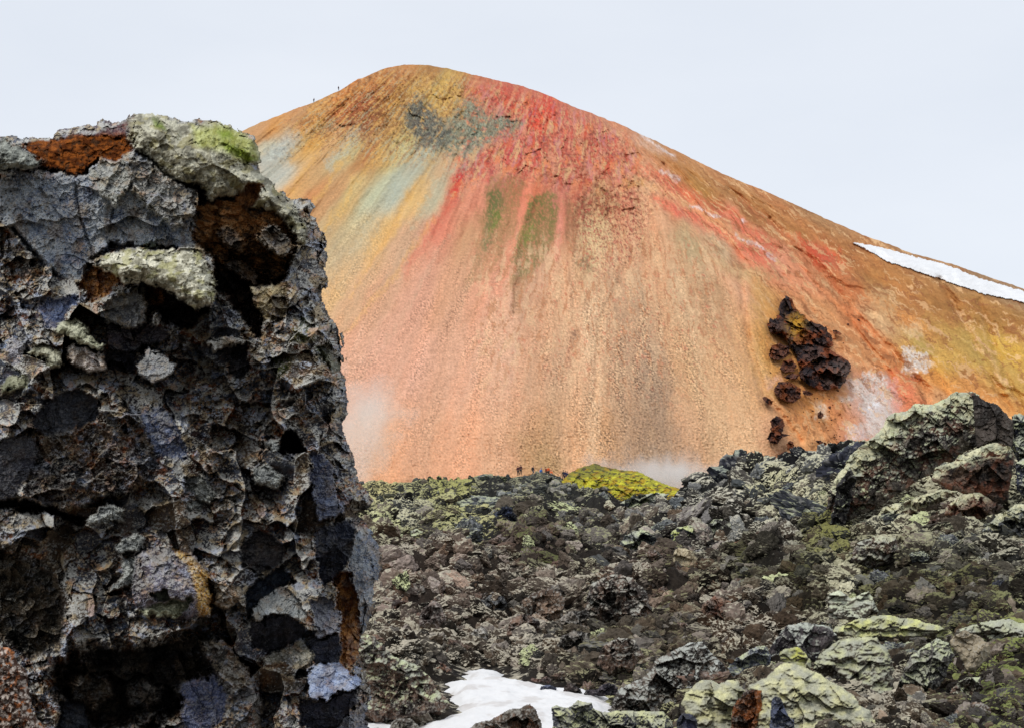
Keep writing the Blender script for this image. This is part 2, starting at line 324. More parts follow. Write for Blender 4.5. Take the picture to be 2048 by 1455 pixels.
HILL_SAMPLES = [(520,262,(196,150,105)),(600,222,(190,140,95)),(640,215,(200,145,80)),(700,185,(190,120,60)),(740,165,(185,120,65)),(800,145,(185,130,80)),(860,142,(170,120,70)),(960,160,(190,115,80)),(1060,185,(196,113,90)),(1150,220,(201,126,96)),(1240,255,(205,140,105)),
(545,252,(205,145,80)),(620,250,(205,150,75)),(680,225,(190,110,60)),(720,215,(165,85,50)),(745,240,(150,90,60)),(780,210,(185,130,60)),(830,190,(195,150,85)),(870,190,(200,165,90)),(900,200,(195,155,85)),(950,185,(196,113,85)),(1000,210,(191,103,85)),(1050,220,(206,105,82)),(1085,235,(218,89,70)),(1130,250,(201,109,90)),(1200,290,(191,112,89)),(1240,330,(196,121,94)),
(530,300,(195,185,155)),(555,300,(175,185,180)),(595,300,(205,165,105)),(620,290,(215,160,80)),(660,300,(205,165,115)),(700,300,(195,175,125)),(740,310,(175,120,75)),(770,290,(190,150,90)),(800,300,(195,175,110)),(835,320,(170,170,150)),(870,300,(170,165,140)),(900,310,(205,160,115)),(940,310,(170,165,140)),(980,290,(190,130,100)),(1020,320,(196,104,90)),(1060,320,(201,104,86)),(1100,330,(196,121,90)),(1150,340,(196,121,94)),
(560,345,(190,190,175)),(580,400,(215,165,105)),(620,400,(205,145,95)),(660,400,(195,150,105)),(700,390,(200,170,115)),(745,390,(185,180,145)),(790,380,(170,180,165)),(830,400,(215,175,115)),(870,400,(195,175,140)),(905,390,(210,125,95)),(950,400,(215,140,110)),(1070,360,(216,124,88)),(1120,380,(196,121,98)),(1160,400,(190,110,85)),(1200,420,(200,150,105)),(1250,400,(220,150,115)),(1290,370,(215,165,125)),(1300,430,(225,170,130)),(1350,400,(216,133,105)),(1400,440,(225,140,105)),
(640,500,(190,165,120)),(680,500,(195,170,125)),(720,470,(200,180,135)),(760,480,(215,170,105)),(800,490,(200,160,125)),(850,480,(205,140,110)),(880,470,(215,125,98)),(930,480,(195,145,105)),(1000,500,(205,145,110)),(1180,480,(210,180,130)),(1230,480,(205,155,115)),(1300,500,(205,160,120)),(1380,490,(185,155,115)),(1440,500,(205,170,130)),(1500,510,(225,130,95)),
(660,590,(215,175,115)),(700,600,(205,165,125)),(760,600,(205,150,115)),(840,590,(205,145,120)),(900,590,(205,150,115)),(980,560,(220,150,120)),(1000,620,(225,170,135)),(1060,600,(205,155,120)),(1120,590,(215,170,130)),(1200,600,(205,165,125)),(1280,600,(200,160,120)),(1360,600,(200,165,125)),(1420,600,(190,150,110)),(1480,580,(225,170,130)),(1530,600,(215,160,95)),
(700,700,(215,160,130)),(760,720,(210,155,130)),(840,730,(220,165,140)),(920,740,(220,165,135)),(1000,740,(215,165,135)),(1080,740,(205,160,125)),(1160,740,(215,170,130)),(1240,750,(185,150,115)),(1300,780,(172,142,112)),(1380,740,(205,165,120)),(1440,750,(200,155,110)),(1500,740,(215,165,110)),
(720,890,(230,185,160)),(780,900,(230,165,120)),(850,900,(225,165,125)),(920,910,(225,160,120)),(1000,900,(215,160,120)),(1080,900,(190,145,100)),(1150,900,(220,170,125)),(1200,900,(195,150,105)),(1300,880,(175,140,105)),(1380,880,(205,160,120)),(1480,900,(225,180,135)),(1560,900,(215,165,125)),(1640,900,(230,170,115)),(1700,880,(225,150,110)),
(1540,700,(212,145,65)),(1560,640,(215,150,75)),(1600,850,(225,150,90)),(1650,830,(225,145,85)),(1720,700,(205,145,95)),(1760,830,(215,180,165)),(1800,790,(225,130,90)),(1600,560,(215,140,100)),(1650,620,(210,150,100)),(1550,520,(225,150,115)),(1480,450,(211,132,100)),(1400,375,(190,135,75)),(1350,330,(188,128,78)),(1500,420,(184,128,78)),(1600,470,(184,124,74)),(1640,505,(201,109,79)),(1700,520,(184,119,69)),(1750,560,(179,124,69)),(1700,580,(195,118,72)),(1800,600,(184,124,69)),(1900,620,(174,119,64)),(2000,640,(179,124,64)),(1760,640,(200,160,115)),(1820,640,(215,145,80)),(1850,700,(190,165,95)),(1900,720,(205,160,80)),(1960,700,(185,150,80)),(2010,700,(210,165,75)),(2030,760,(200,150,75)),(1950,770,(215,150,85)),(1880,760,(225,150,75)),(1860,720,(225,165,70)),(1720,640,(215,130,80)),(1780,740,(215,140,85)),(1900,800,(220,160,110)),(1310,290,(200,150,110)),(1650,440,(180,130,85)),(1850,520,(170,130,90)),(2000,570,(160,125,90))]
def HILL_PAINT(P, ST):
    # summit browns and ochres
    yield P([(700,200),(760,170),(800,180),(770,240),(740,290),(700,260)], (150,82,48), .6, 10, .6, 1)
    yield P([(820,150),(900,150),(930,190),(900,240),(860,215),(820,200)], (205,165,95), .6, 10, .5, 2)
    yield P([(790,150),(830,150),(800,260),(770,300),(760,230)], (120,75,35), .45, 8, .75, 3, 10)
    # grey and green outcrops
    yield P([(815,225),(835,205),(860,215),(885,250),(900,262),(895,280),(870,285),(845,285),(820,265)], (92,92,84), .95, 5, .3, 4, 12)
    yield P([(905,232),(930,208),(950,212),(945,235),(975,235),(1010,240),(1032,248),(1025,262),(980,262),(940,280),(900,290),(892,275),(920,255)], (118,124,98), .9, 5, .35, 5, 12)
    yield P([(1000,245),(1035,238),(1040,262),(1010,265)], (100,95,80), .8, 4, .4, 6, 10)
    yield P([(640,250),(665,235),(680,240),(660,262),(640,270)], (140,130,100), .7, 4, .5, 7)
    yield P([(600,240),(640,228),(635,244),(600,250)], (150,88,55), .6, 4, .5, 7)
    yield ST([(700,240),(720,230),(745,225)], 6, (115,95,65), .6, 5, .6, 8)
    # pale blue scree tongues
    yield P([(525,300),(600,262),(615,258),(590,300),(560,340),(525,370)], (180,180,164), .7, 6, .35, 9)
    yield P([(700,262),(718,252),(705,290),(660,350),(655,330)], (178,176,156), .7, 6, .4, 10)
    yield P([(790,285),(845,290),(875,300),(840,350),(790,410),(735,470),(700,500),(740,420),(775,350)], (180,176,148), .6, 12, .35, 11)
    yield P([(905,290),(945,285),(920,330),(860,410),(820,460),(860,380)], (185,180,150), .65, 8, .4, 12)
    for q in (((640,300),(585,380)), ((690,320),(600,450)), ((760,300),(700,380),(650,470)), ((870,440),(750,600),(655,700)), ((640,480),(660,450)), ((800,440),(700,590)), ((880,300),(830,380),(780,460))):
        yield ST(q, 4, (222,172,92), .6, 6, .4, 13)
    for q in (((830,480),(740,600),(660,690)), ((770,500),(690,620)), ((900,470),(800,640),(720,760))):
        yield ST(q, 3, (170,150,120), .5, 6, .4, 14)
    # reds
    yield P([(1040,215),(1075,205),(1110,225),(1105,260),(1075,270),(1050,245)], (214,72,52), .8, 10, .4, 15)
    yield P([(930,165),(1000,165),(1080,195),(1100,215),(1060,230),(1000,215),(950,200)], (200,82,62), .6, 9, .6, 16, 12)
    yield P([(1060,270),(1180,262),(1235,290),(1250,340),(1180,370),(1110,350),(1060,320)], (190,90,74), .55, 12, .55, 17, 16)
    yield P([(960,300),(1040,285),(1080,310),(1060,350),(1010,345),(970,340),(930,370),(905,380),(915,350)], (196,76,64), .7, 10, .5, 18, 12)
    yield ST([(1000,290),(960,320),(915,355),(905,400),(880,440),(840,500),(810,540)], 8, (208,92,74), .6, 8, .45, 19)
    yield ST([(918,350),(908,378)], 8, (205,40,38), .8, 5, .3, 20)
    yield ST([(1020,300),(990,340),(975,365)], 6, (200,60,70), .6, 6, .5, 21)
    yield ST([(960,380),(930,450),(880,530)], 4, (175,100,75), .5, 5, .5, 22)
    yield ST([(1005,340),(1040,335),(1045,360)], 8, (150,75,40), .6, 6, .5, 23)
    yield ST([(1055,300),(1062,350),(1050,410),(1035,480),(1000,580)], 9, (226,138,108), .75, 6, .2, 24)
    yield ST([(1115,420),(1118,470),(1115,520)], 6, (222,140,118), .8, 4, .25, 25)
    # green and olive patches
    yield P([(985,345),(1040,345),(1050,370),(1030,440),(1000,520),(960,570),(930,560),(955,500),(960,430)], (150,118,75), .8, 7, .3, 26)
    yield P([(975,385),(1000,385),(1010,400),(990,460),(975,500),(960,515),(968,450)], (104,106,62), .9, 6, .35, 27)
    yield P([(985,420),(1003,420),(995,450),(975,470)], (110,124,52), .8, 5, .5, 28, 10)
    yield P([(1062,390),(1112,390),(1118,430),(1112,470),(1090,520),(1055,560),(1028,575),(1026,520),(1040,450)], (118,112,62), .93, 6, .22, 29)
    yield P([(1040,450),(1070,450),(1060,490),(1035,500)], (118,140,45), .5, 8, .6, 30, 10)
    yield P([(1026,560),(1060,550),(1035,620),(1020,625)], (160,118,78), .8, 5, .3, 31)
    yield P([(1130,410),(1180,400),(1172,440),(1185,500),(1170,545),(1140,510)], (152,115,78), .75, 8, .35, 32)
    yield P([(1150,520),(1180,515),(1175,545),(1160,550)], (95,90,55), .7, 6, .4, 33)
    yield P([(940,560),(965,520),(930,580),(918,575)], (110,95,55), .6, 4, .4, 34)
    # brown run-off scars in the middle of the scree
    for k, q in enumerate((((1200,520),(1190,580),(1175,600)), ((1225,500),(1235,560)), ((1075,600),(1120,610)), ((1190,640),(1182,740),(1165,830)), ((1150,660),(1135,720)), ((1420,590),(1400,640)), ((1445,600),(1450,660),(1470,690)), ((1480,690),(1510,790),(1560,830)), ((960,600),(935,640)), ((1120,560),(1160,560)), ((1210,560),(1230,600)), ((880,610),(860,660)))):
        yield ST(q, 5, (165,115,80), .7, 7, .65, 35 + k)
    yield P([(1370,570),(1450,560),(1470,620),(1440,640),(1420,680),(1390,640)], (158,122,85), .6, 12, .75, 50, 10)
    yield ST([(1148,672),(1150,690)], 8, (110,75,60), .8, 5, .4, 51)
    yield ST([(1140,700),(1138,730)], 5, (170,95,75), .6, 5, .4, 52)
    yield ST([(1180,690),(1195,800),(1180,930)], 9, (228,188,148), .6, 9, .4, 53)
    yield ST([(1085,910),(1105,935)], 16, (135,120,60), .6, 8, .6, 54)
    yield ST([(1290,905),(1300,918)], 9, (130,120,80), .5, 6, .6, 55)
    # broad fans of different gravel across the lower slope
    for k, (q, c_, al) in enumerate(((((1215, 540), (1270, 560), (1330, 700), (1400, 940), (1220, 940), (1215, 700)), (160, 130, 104), .55), (((1290, 740), (1340, 760), (1360, 930), (1240, 930)), (140, 120, 100), .5), (((1085, 620), (1130, 640), (1150, 940), (1040, 940)), (186, 146, 110), .45),
        (((905, 600), (940, 560), (900, 760), (860, 950), (770, 950), (850, 720)), (196, 146, 118), .5), (((985, 640), (1040, 640), (1030, 800), (1010, 950), (920, 950)), (232, 180, 142), .45), (((1160, 620), (1200, 600), (1210, 760), (1200, 940), (1165, 940)), (232, 196, 154), .55),
        (((660, 470), (760, 470), (700, 560), (650, 600)), (176, 160, 126), .55), (((820, 540), (860, 500), (800, 660), (700, 860), (690, 780)), (224, 166, 138), .5), (((1380, 640), (1430, 640), (1500, 800), (1540, 920), (1430, 930)), (222, 184, 138), .5), (((1420, 580), (1470, 600), (1510, 720), (1560, 850), (1500, 800), (1440, 680)), (176, 138, 100), .5),
        (((1030, 860), (1110, 880), (1130, 945), (1030, 945)), (176, 142, 96), .5), (((880, 640), (905, 630), (860, 760), (830, 800)), (176, 128, 104), .5))):
        yield P([tuple(map(float, v)) for v in q], c_, al, 16, .45, 140 + k, 26)
    # dotted cream knob
    yield P([(1160,470),(1200,435),(1225,445),(1225,490),(1190,520),(1160,505)], (214,184,136), .8, 6, .3, 56)
    yield P([(1190,400),(1240,385),(1270,395),(1260,430),(1215,440),(1190,435)], (155,85,62), .55, 7, .7, 57, 9)
    yield P([(1240,360),(1290,355),(1290,375),(1245,385)], (205,150,80), .6, 5, .4, 58)
    # spur stripes
    yield ST([(1270,335),(1330,360),(1400,400),(1470,440),(1550,500)], 12, (222,100,72), .65, 9, .45, 59)
    yield ST([(1310,400),(1400,440),(1470,480),(1540,525)], 9, (230,108,82), .7, 7, .4, 60)
    yield ST([(1310,375),(1400,420),(1500,480)], 9, (226,168,112), .6, 7, .4, 61)
    for k, q in enumerate((((1380,410),(1440,432)), ((1320,345),(1355,362)), ((1470,465),(1510,490),(1530,505)), ((1536,512),(1552,524)), ((1270,262),(1310,290),(1345,312)), ((1484,438),(1490,441)))):
        yield ST(q, 2.6, (232,225,222), .85, 3, .5, 62 + k)
    yield P([(1250,268),(1300,285),(1360,325),(1340,322),(1290,300)], (215,175,150), .6, 5, .5, 68)
    yield P([(1330,470),(1420,470),(1440,510),(1380,520)], (165,150,110), .5, 12, .5, 69)
    yield P([(1420,520),(1520,530),(1560,560),(1480,560)], (200,180,125), .5, 10, .4, 70)
    # brown flank
    yield P([(1290,300),(1400,350),(1560,420),(1700,490),(1720,520),(1600,480),(1470,415),(1350,360)], (172,118,66), .5, 14, .4, 71)
    yield P([(1600,480),(1680,510),(1690,530),(1650,525),(1610,510)], (214,78,50), .75, 10, .35, 72)
    yield ST([(1480,400),(1600,490),(1680,580)], 5, (205,100,70), .5, 7, .5, 73)
    for k, q in enumerate((((1560,440),(1650,560),(1760,680)), ((1640,560),(1720,620),(1790,720)), ((1600,590),(1700,720),(1800,800)), ((1900,600),(1970,700),(2030,800)), ((1590,610),(1680,660),(1760,760)), ((1960,640),(2000,760)))):
        yield ST(q, 3, (222,178,130), .65, 4, .5, 74 + k)
    for k, q in enumerate((((1500,430),(1620,540),(1700,620)), ((1650,600),(1760,700),(1850,800)), ((1560,580),(1660,650),(1740,720)), ((1700,520),(1780,620)), ((1830,600),(1900,700)))):
        yield ST(q, 5, (150,95,52), .55, 6, .5, 80 + k)
    yield ST([(1690,600),(1750,680),(1830,760)], 9, (216,120,62), .55, 9, .4, 86)
    yield P([(1730,580),(1790,580),(1800,640),(1760,630)], (205,168,120), .6, 6, .7, 87, 10)
    yield P([(1800,650),(1830,640),(1850,680),(1815,690)], (222,186,138), .7, 5, .4, 88)
    yield P([(1850,640),(1960,640),(2048,680),(2048,800),(1980,780),(1900,720)], (196,160,82), .45, 16, .5, 89)
    yield P([(1990,690),(2040,690),(2040,730),(2000,725)], (215,165,62), .6, 9, .4, 90)
    yield P([(1880,610),(2060,620),(2060,660),(1940,650)], (150,108,55), .5, 9, .5, 91)
    # altered white ground around the fumaroles
    yield P([(1700,760),(1740,745),(1790,750),(1800,800),(1790,850),(1750,880),(1700,880),(1690,850),(1730,840),(1720,800)], (222,214,205), .85, 6, .45, 92, 12)
    yield P([(1810,700),(1850,705),(1860,730),(1830,760),(1810,740)], (238,230,220), .9, 5, .25, 93, 10)
    yield P([(1675,790),(1700,785),(1705,800),(1680,802)], (235,228,215), .9, 4, .2, 94)
    yield P([(1628,805),(1655,808),(1655,835),(1632,835)], (235,225,205), .85, 4, .3, 95)
    yield P([(1730,810),(1760,805),(1765,825),(1740,830)], (242,242,245), .8, 5, .3, 96)
    yield P([(1690,865),(1730,855),(1740,880),(1700,885)], (220,190,185), .7, 6, .4, 97)
    yield P([(1795,740),(1830,760),(1830,790),(1800,800)], (224,112,78), .6, 7, .4, 98)
    yield ST([(1780,740),(1790,780),(1795,830)], 8, (228,110,74), .6, 6, .4, 99)
    # orange ground round the crag
    yield P([(1520,640),(1560,600),(1600,640),(1680,720),(1700,790),(1640,830),(1580,820),(1540,770),(1530,700)], (214,146,76), .7, 14, .3, 100)
    yield P([(1500,600),(1540,620),(1540,700),(1560,790),(1540,800),(1500,740)], (205,160,85), .5, 10, .4, 101)
    yield P([(1530,760),(1560,745),(1560,780),(1535,785)], (215,170,150), .6, 5, .5, 102)
HC = painting(PX, PY) / HILL_GAIN
V = world(PX, PY, Dh)
# the far side of the mountain
back = []; bc = []
vs = V[-1]
for k, d in enumerate((.6, 1.6, 3.5, 7, 14, 30, 60, 120, 200, 300)):
    q = vs.copy(); q[:, 0] *= (1 + d / np.maximum(vs[:, 1], 1)); q[:, 1] += d; q[:, 2] = vs[:, 2] - .03 * d - .5 * d * min(1, d / 40.) ; back.append(q); bc.append(HC[-1])
V = np.concatenate([V, np.array(back)]); HC = np.concatenate([HC, np.array(bc)])
me = mesh('mountain', V, grid_quads(V.shape[0], V.shape[1]), HC, mat=M_ROCK, smooth=True)
link('mountain', me, 'rounded rhyolite mountain of orange, red and pale scree behind the lava field', 'mountain', kind='structure')
# wide base sheet of ground under everything, out to the horizon
gq = np.array([[-9000, -300, -16], [9000, -300, -16], [9000, 12000, -16], [-9000, 12000, -16]], float)
xs = np.linspace(-6000, 6000, 61); ys = np.linspace(-200, 9000, 47); GX, GY = np.meshgrid(xs, ys)
gz = -16 + 3 * fbm(GX / 900, GY / 900, 7)
me = mesh('ground', np.stack([GX, GY, gz], -1), grid_quads(47, 61)[:, ::-1], np.tile(lin((96, 84, 70)), (47 * 61, 1)), mat=M_ROCK, smooth=True)
link('ground', me, 'dark gravel plain under and behind the lava field', 'ground', kind='structure')
print('mountain', time.time() - T0)

# ================================================================== LAVA FIELD TERRAIN
TAB = {-700: [(9, 1600), (14, 1560), (26, 1440), (45, 1260), (60, 1190), (90, 1100), (140, 1040), (200, 1000), (270, 975), (310, 985), (360, 1010)],
 740: [(9, 1720), (14, 1620), (20, 1520), (26, 1440), (34, 1337), (45, 1262), (60, 1195), (90, 1095), (140, 1030), (200, 990), (270, 968), (295, 985), (360, 1010)],
 1000: [(9, 1750), (14, 1650), (20, 1560), (26, 1440), (34, 1337), (45, 1258), (60, 1190), (90, 1100), (140, 1025), (200, 983), (260, 958), (272, 955), (295, 972), (360, 1010)],
 1090: [(9, 1750), (14, 1650), (20, 1560), (26, 1440), (34, 1339), (45, 1258), (60, 1190), (90, 1095), (140, 1020), (200, 977), (260, 950), (272, 948), (295, 968), (360, 1010)],
 1190: [(9, 1750), (14, 1650), (20, 1560), (26, 1440), (34, 1342), (45, 1250), (60, 1182), (90, 1095), (140, 1028), (200, 998), (260, 985), (272, 985), (295, 1000), (360, 1030)],
 1250: [(9, 1750), (14, 1640), (20, 1550), (26, 1440), (33, 1350), (37, 1312), (45, 1240), (60, 1175), (90, 1090), (140, 1036), (175, 1028), (200, 1034), (270, 1042), (360, 1040)],
 1330: [(9, 1730), (14, 1620), (20, 1520), (27, 1410), (34, 1335), (45, 1235), (60, 1160), (90, 1072), (125, 1030), (150, 1022), (175, 1028), (200, 1038), (360, 1045)],
 1400: [(9, 1700), (14, 1590), (20, 1495), (28, 1380), (36, 1290), (45, 1230), (60, 1150), (90, 1050), (120, 1000), (138, 988), (160, 1000), (200, 1020), (360, 1040)],
 1560: [(9, 1650), (14, 1540), (20, 1450), (28, 1350), (36, 1275), (45, 1210), (60, 1120), (80, 1022), (100, 955), (115, 932), (130, 945), (160, 990), (360, 1050)],
 1700: [(9, 1620), (14, 1520), (20, 1425), (28, 1330), (36, 1262), (45, 1190), (55, 1110), (65, 1030), (80, 950), (90, 925), (105, 955), (160, 1000), (360, 1100)],
 1850: [(9, 1620), (14, 1510), (20, 1415), (28, 1320), (36, 1245), (45, 1170), (52, 1100), (60, 1020), (70, 945), (78, 905), (90, 915), (160, 1000), (360, 1100)],
 2048: [(9, 1600), (14, 1500), (20, 1405), (28, 1305), (36, 1215), (45, 1135), (52, 1065), (60, 980), (70, 900), (78, 868), (90, 885), (160, 1000), (360, 1100)],
 2500: [(9, 1600), (14, 1500), (20, 1400), (28, 1290), (36, 1200), (45, 1110), (52, 1030), (60, 940), (70, 850), (78, 810), (90, 820), (160, 950), (360, 1100)]}
TC = np.array(sorted(TAB)); LY = np.log(np.linspace(8, 380, 700)) ; LYg = np.linspace(np.log(8), np.log(380), 500)
TZ = np.array([np.interp(LYg, np.log([a for a, b in TAB[c]]), [(HZ - b) / F * a for a, b in TAB[c]]) for c in TC])
ker = np.exp(-(np.arange(-12, 13) / 5.) ** 2); ker /= ker.sum()
TZ = np.array([np.convolve(np.pad(r, 12, 'edge'), ker, 'valid') for r in TZ])
def base_z(px, Y):
    fy = np.clip((np.log(Y) - LYg[0]) / (LYg[1] - LYg[0]), 0, 498.99); iy = fy.astype(int); fy = fy - iy
    ic = np.clip(np.searchsorted(TC, px) - 1, 0, len(TC) - 2); fc = np.clip((px - TC[ic]) / (TC[ic + 1] - TC[ic]), 0, 1); fc = fc * fc * (3 - 2 * fc)
    a = TZ[ic, iy] * (1 - fy) + TZ[ic, iy + 1] * fy; b = TZ[ic + 1, iy] * (1 - fy) + TZ[ic + 1, iy + 1] * fy
    return a * (1 - fc) + b * fc
SNOW = [(905, 1332), (932, 1327), (982, 1327), (1032, 1336), (1065, 1346), (1105, 1355), (1145, 1358), (1158, 1366), (1205, 1367), (1236, 1386), (1250, 1430), (1250, 1560), (600, 1560), (640, 1420), (826, 1440), (906, 1412), (880, 1383), (862, 1354), (903, 1351)]
SZ = -4.07
SNOWW = [((p - 1024) / F * (SZ * -F / (q - HZ)), SZ * -F / (q - HZ)) for p, q in SNOW]     # outline on the ground plane, metres
def snow_d(x, Y): return sdf(x + .25 * fbm(x / 1.1, Y / 1.1, 5), Y + .5 * fbm(x / 1.3, Y / 1.3, 6), SNOWW)
def Hf(x, Y, fine=True):
    px = 1024 + x / Y * F; z = base_z(px, Y)
    wx = .5 * fbm(x / 2.2, Y / 2.2, 41, 2); wy = .5 * fbm(x / 2.2, Y / 2.2, 42, 2)
    amp = (.55 + .75 * sm(20, 90, Y)) * (.1 + .9 * sm(11, 24, Y)); flat = 1 - .9 * np.exp(-((Y - 41) / 5.) ** 2) * sm(1500, 1250, px)
    far = .3 + .7 * sm(260, 170, Y); d = 1.15 * amp * fbm(x / 4.5, Y / 4.5, 43, 2) + 1.3 * amp * fbm(x / 13, Y / 13, 47, 2) * .7
    d = d + .32 * np.abs(fbm(x / 1.6, Y / 1.6, 44, 3)) * (.4 + .6 * flat)
    if fine: d = d + .14 * np.abs(fbm(x / .5, Y / .5, 45, 2)) + .04 * fbm(x / .25, Y / .25, 48, 3) * (1 + Y / 100)
    d = d * far
    sn = snow_d(x, Y); k = sm(1.2, -1.4, sn)
    return (z + d * (.2 + .8 * k)) * k + (SZ - .25) * (1 - k) if np.ndim(z) else float(z)
FS = [(760,990,(92,90,78),.75,(190,180,110)),(820,1000,(80,79,75),.5,(165,165,105)),(900,985,(93,91,84),.75,(165,165,80)),(1000,990,(90,89,85),.4,(150,150,115)),(1100,1000,(94,93,87),.35,(145,145,110)),(1200,1010,(90,89,83),.35,(160,160,120)),
(800,1050,(67,68,67),.5,(189,186,156)),(900,1040,(85,83,75),.65,(175,175,110)),(960,1062,(80,79,75),.6,(178,174,110)),(775,1085,(81,75,66),.9,(185,190,130)),(1100,1050,(92,87,80),.3,(160,160,120)),(850,1105,(85,76,66),.2,(140,140,90)),(1000,1110,(89,75,67),.15,(110,110,60)),(1080,1130,(84,72,63),.3,(95,100,50)),(1200,1080,(82,75,68),.15,(150,150,110)),(1250,1040,(91,84,77),.35,(184,181,156)),
(800,1180,(99,84,74),.40,(172,163,148)),(900,1200,(103,88,77),.40,(172,163,148)),(1000,1200,(92,80,69),.40,(172,163,148)),(1120,1200,(100,88,77),.40,(172,163,148)),(1250,1200,(90,76,66),.40,(172,163,148)),(1350,1180,(90,78,67),.15,(120,120,70)),(900,1290,(67,59,50),.40,(172,163,148)),(1050,1290,(76,67,57),.40,(172,163,148)),(1200,1280,(80,73,63),.15,(110,105,70)),(1350,1280,(80,71,60),.15,(110,105,70)),(1450,1240,(72,58,47),.40,(172,163,148)),(1550,1240,(67,55,44),.40,(172,163,148)),  # pale grey samples: lichen that also paints highlights on the rock tops
(1400,1000,(64,63,60),.35,(189,186,171)),(1500,950,(52,52,54),.4,(184,181,166)),(1600,950,(49,49,52),.35,(184,186,176)),(1560,1000,(76,75,71),.8,(194,191,146)),(1600,1040,(76,74,67),.85,(199,196,161)),(1480,1060,(79,75,68),.35,(184,181,171)),(1400,1080,(84,76,70),.3,(169,166,151)),(1550,1110,(90,80,71),.4,(174,171,161)),(1650,1090,(69,65,54),.7,(125,125,55)),(1500,1160,(64,59,47),.5,(85,85,45)),(1600,1180,(67,60,47),.4,(85,85,45)),
(1750,1060,(78,71,62),.65,(194,191,166)),(1800,1030,(81,73,64),.8,(199,196,161)),(1900,1050,(90,75,66),.7,(194,191,166)),(2000,1040,(80,78,72),.8,(194,191,156)),(1900,1120,(81,75,66),.4,(150,150,120)),(2000,1130,(83,78,69),.5,(169,166,146)),(1750,1150,(72,66,52),.4,(110,110,60)),(1900,1180,(72,65,51),.4,(110,110,60)),(1690,1200,(79,74,65),.7,(194,191,161)),(1800,1215,(63,56,45),.2,(100,100,55)),(1950,1210,(67,60,49),.3,(95,95,50)),
(1900,1400,(76,67,58),.2,(120,130,60)),(2000,1380,(76,67,58),.35,(120,135,55)),(2020,1310,(77,70,58),.4,(140,150,70)),(1800,1430,(80,71,60),.40,(172,163,148)),(1250,1420,(78,71,62),.3,(180,180,120)),(800,1400,(80,71,60),.40,(172,163,148))]
FPT = [(a, b) for a, b, *_ in FS]
def calm(k):
    k = np.array(k, float); l = k @ np.array([.4, .45, .15]); return k * .62 + .38 * l * np.array([1.05, 1., .86])
FV = np.array([[*lin(c), m, *lin(calm(k))] for _, _, c, m, k in FS])
def field_look(x, Y, z):
    """rock colour, moss and pale-top amount, moss and pale-top colour at a place in the lava field"""
    px = 1024 + x / Y * F; py = HZ - base_z(px, Y) / Y * F
    R = idw(px + 25 * fbm(x / (Y * .02), Y / (Y * .02), 33), py, FPT, FV, None, 1, 4)
    return R[..., :3], R[..., 3] * .82, R[..., 4:7]
M_LAVA = material('lava_rock', 9, bump=.8, dist=.06, rough=.92, moss='attr', spec=.15, var=.45)
nxa, nya = 1050, 1900
pxa = np.linspace(-250, 2350, nxa); Ya = np.exp(np.linspace(np.log(9.5), np.log(350), nya))
GP, GYY = np.meshgrid(pxa, Ya); GXX = (GP - 1024) / F * GYY
Z = Hf(GXX, GYY)
def small_idw(px, Y, z):
    # evaluate the slowly varying look on a coarse grid, then spread it
    return field_look(px, Y, z)
cs = (slice(None, None, 8), slice(None, None, 8))
rc, rm, rk = field_look(GXX[cs], GYY[cs], None)
def up(A, ny, nx):
    yy = np.linspace(0, A.shape[0] - 1.001, ny); xx = np.linspace(0, A.shape[1] - 1.001, nx); y0 = yy.astype(int); x0 = xx.astype(int); fy = (yy - y0)[:, None]; fx = (xx - x0)[None]
    if A.ndim == 3: fy = fy[..., None]; fx = fx[..., None]
    g = lambda a, b: A[y0 + a][:, x0 + b]
    return g(0, 0) * (1 - fy) * (1 - fx) + g(0, 1) * (1 - fy) * fx + g(1, 0) * fy * (1 - fx) + g(1, 1) * fy * fx
rc, rm, rk = up(rc, nya, nxa), up(rm, nya, nxa), up(rk, nya, nxa)
sp = fbm(GXX / .35, GYY / .35, 71, 3); C = rc * (.72 + .35 * sp + .2 * fbm(GXX / 2, GYY / 2, 72))[..., None]
me = mesh('lava_field', np.stack([GXX, GYY, Z], -1), grid_quads(nya, nxa)[:, ::-1], C * .30, np.clip(rm * .8 - .2 + .3 * fbm(GXX / (GYY * .012), GYY / (GYY * .05), 73), 0, 1), mat=M_LAVA)  # ground colour darkened to put shade into the gaps between rocks
moss_attr(me, np.clip(rk * (1 + .2 * sp)[..., None], 0, 1))
link('lava_field_ground', me, 'jagged dark lava ground with moss between the boulders', 'ground', kind='structure')
del GXX, GYY, Z, C, sp, rc, rm, rk
print('field', time.time() - T0)

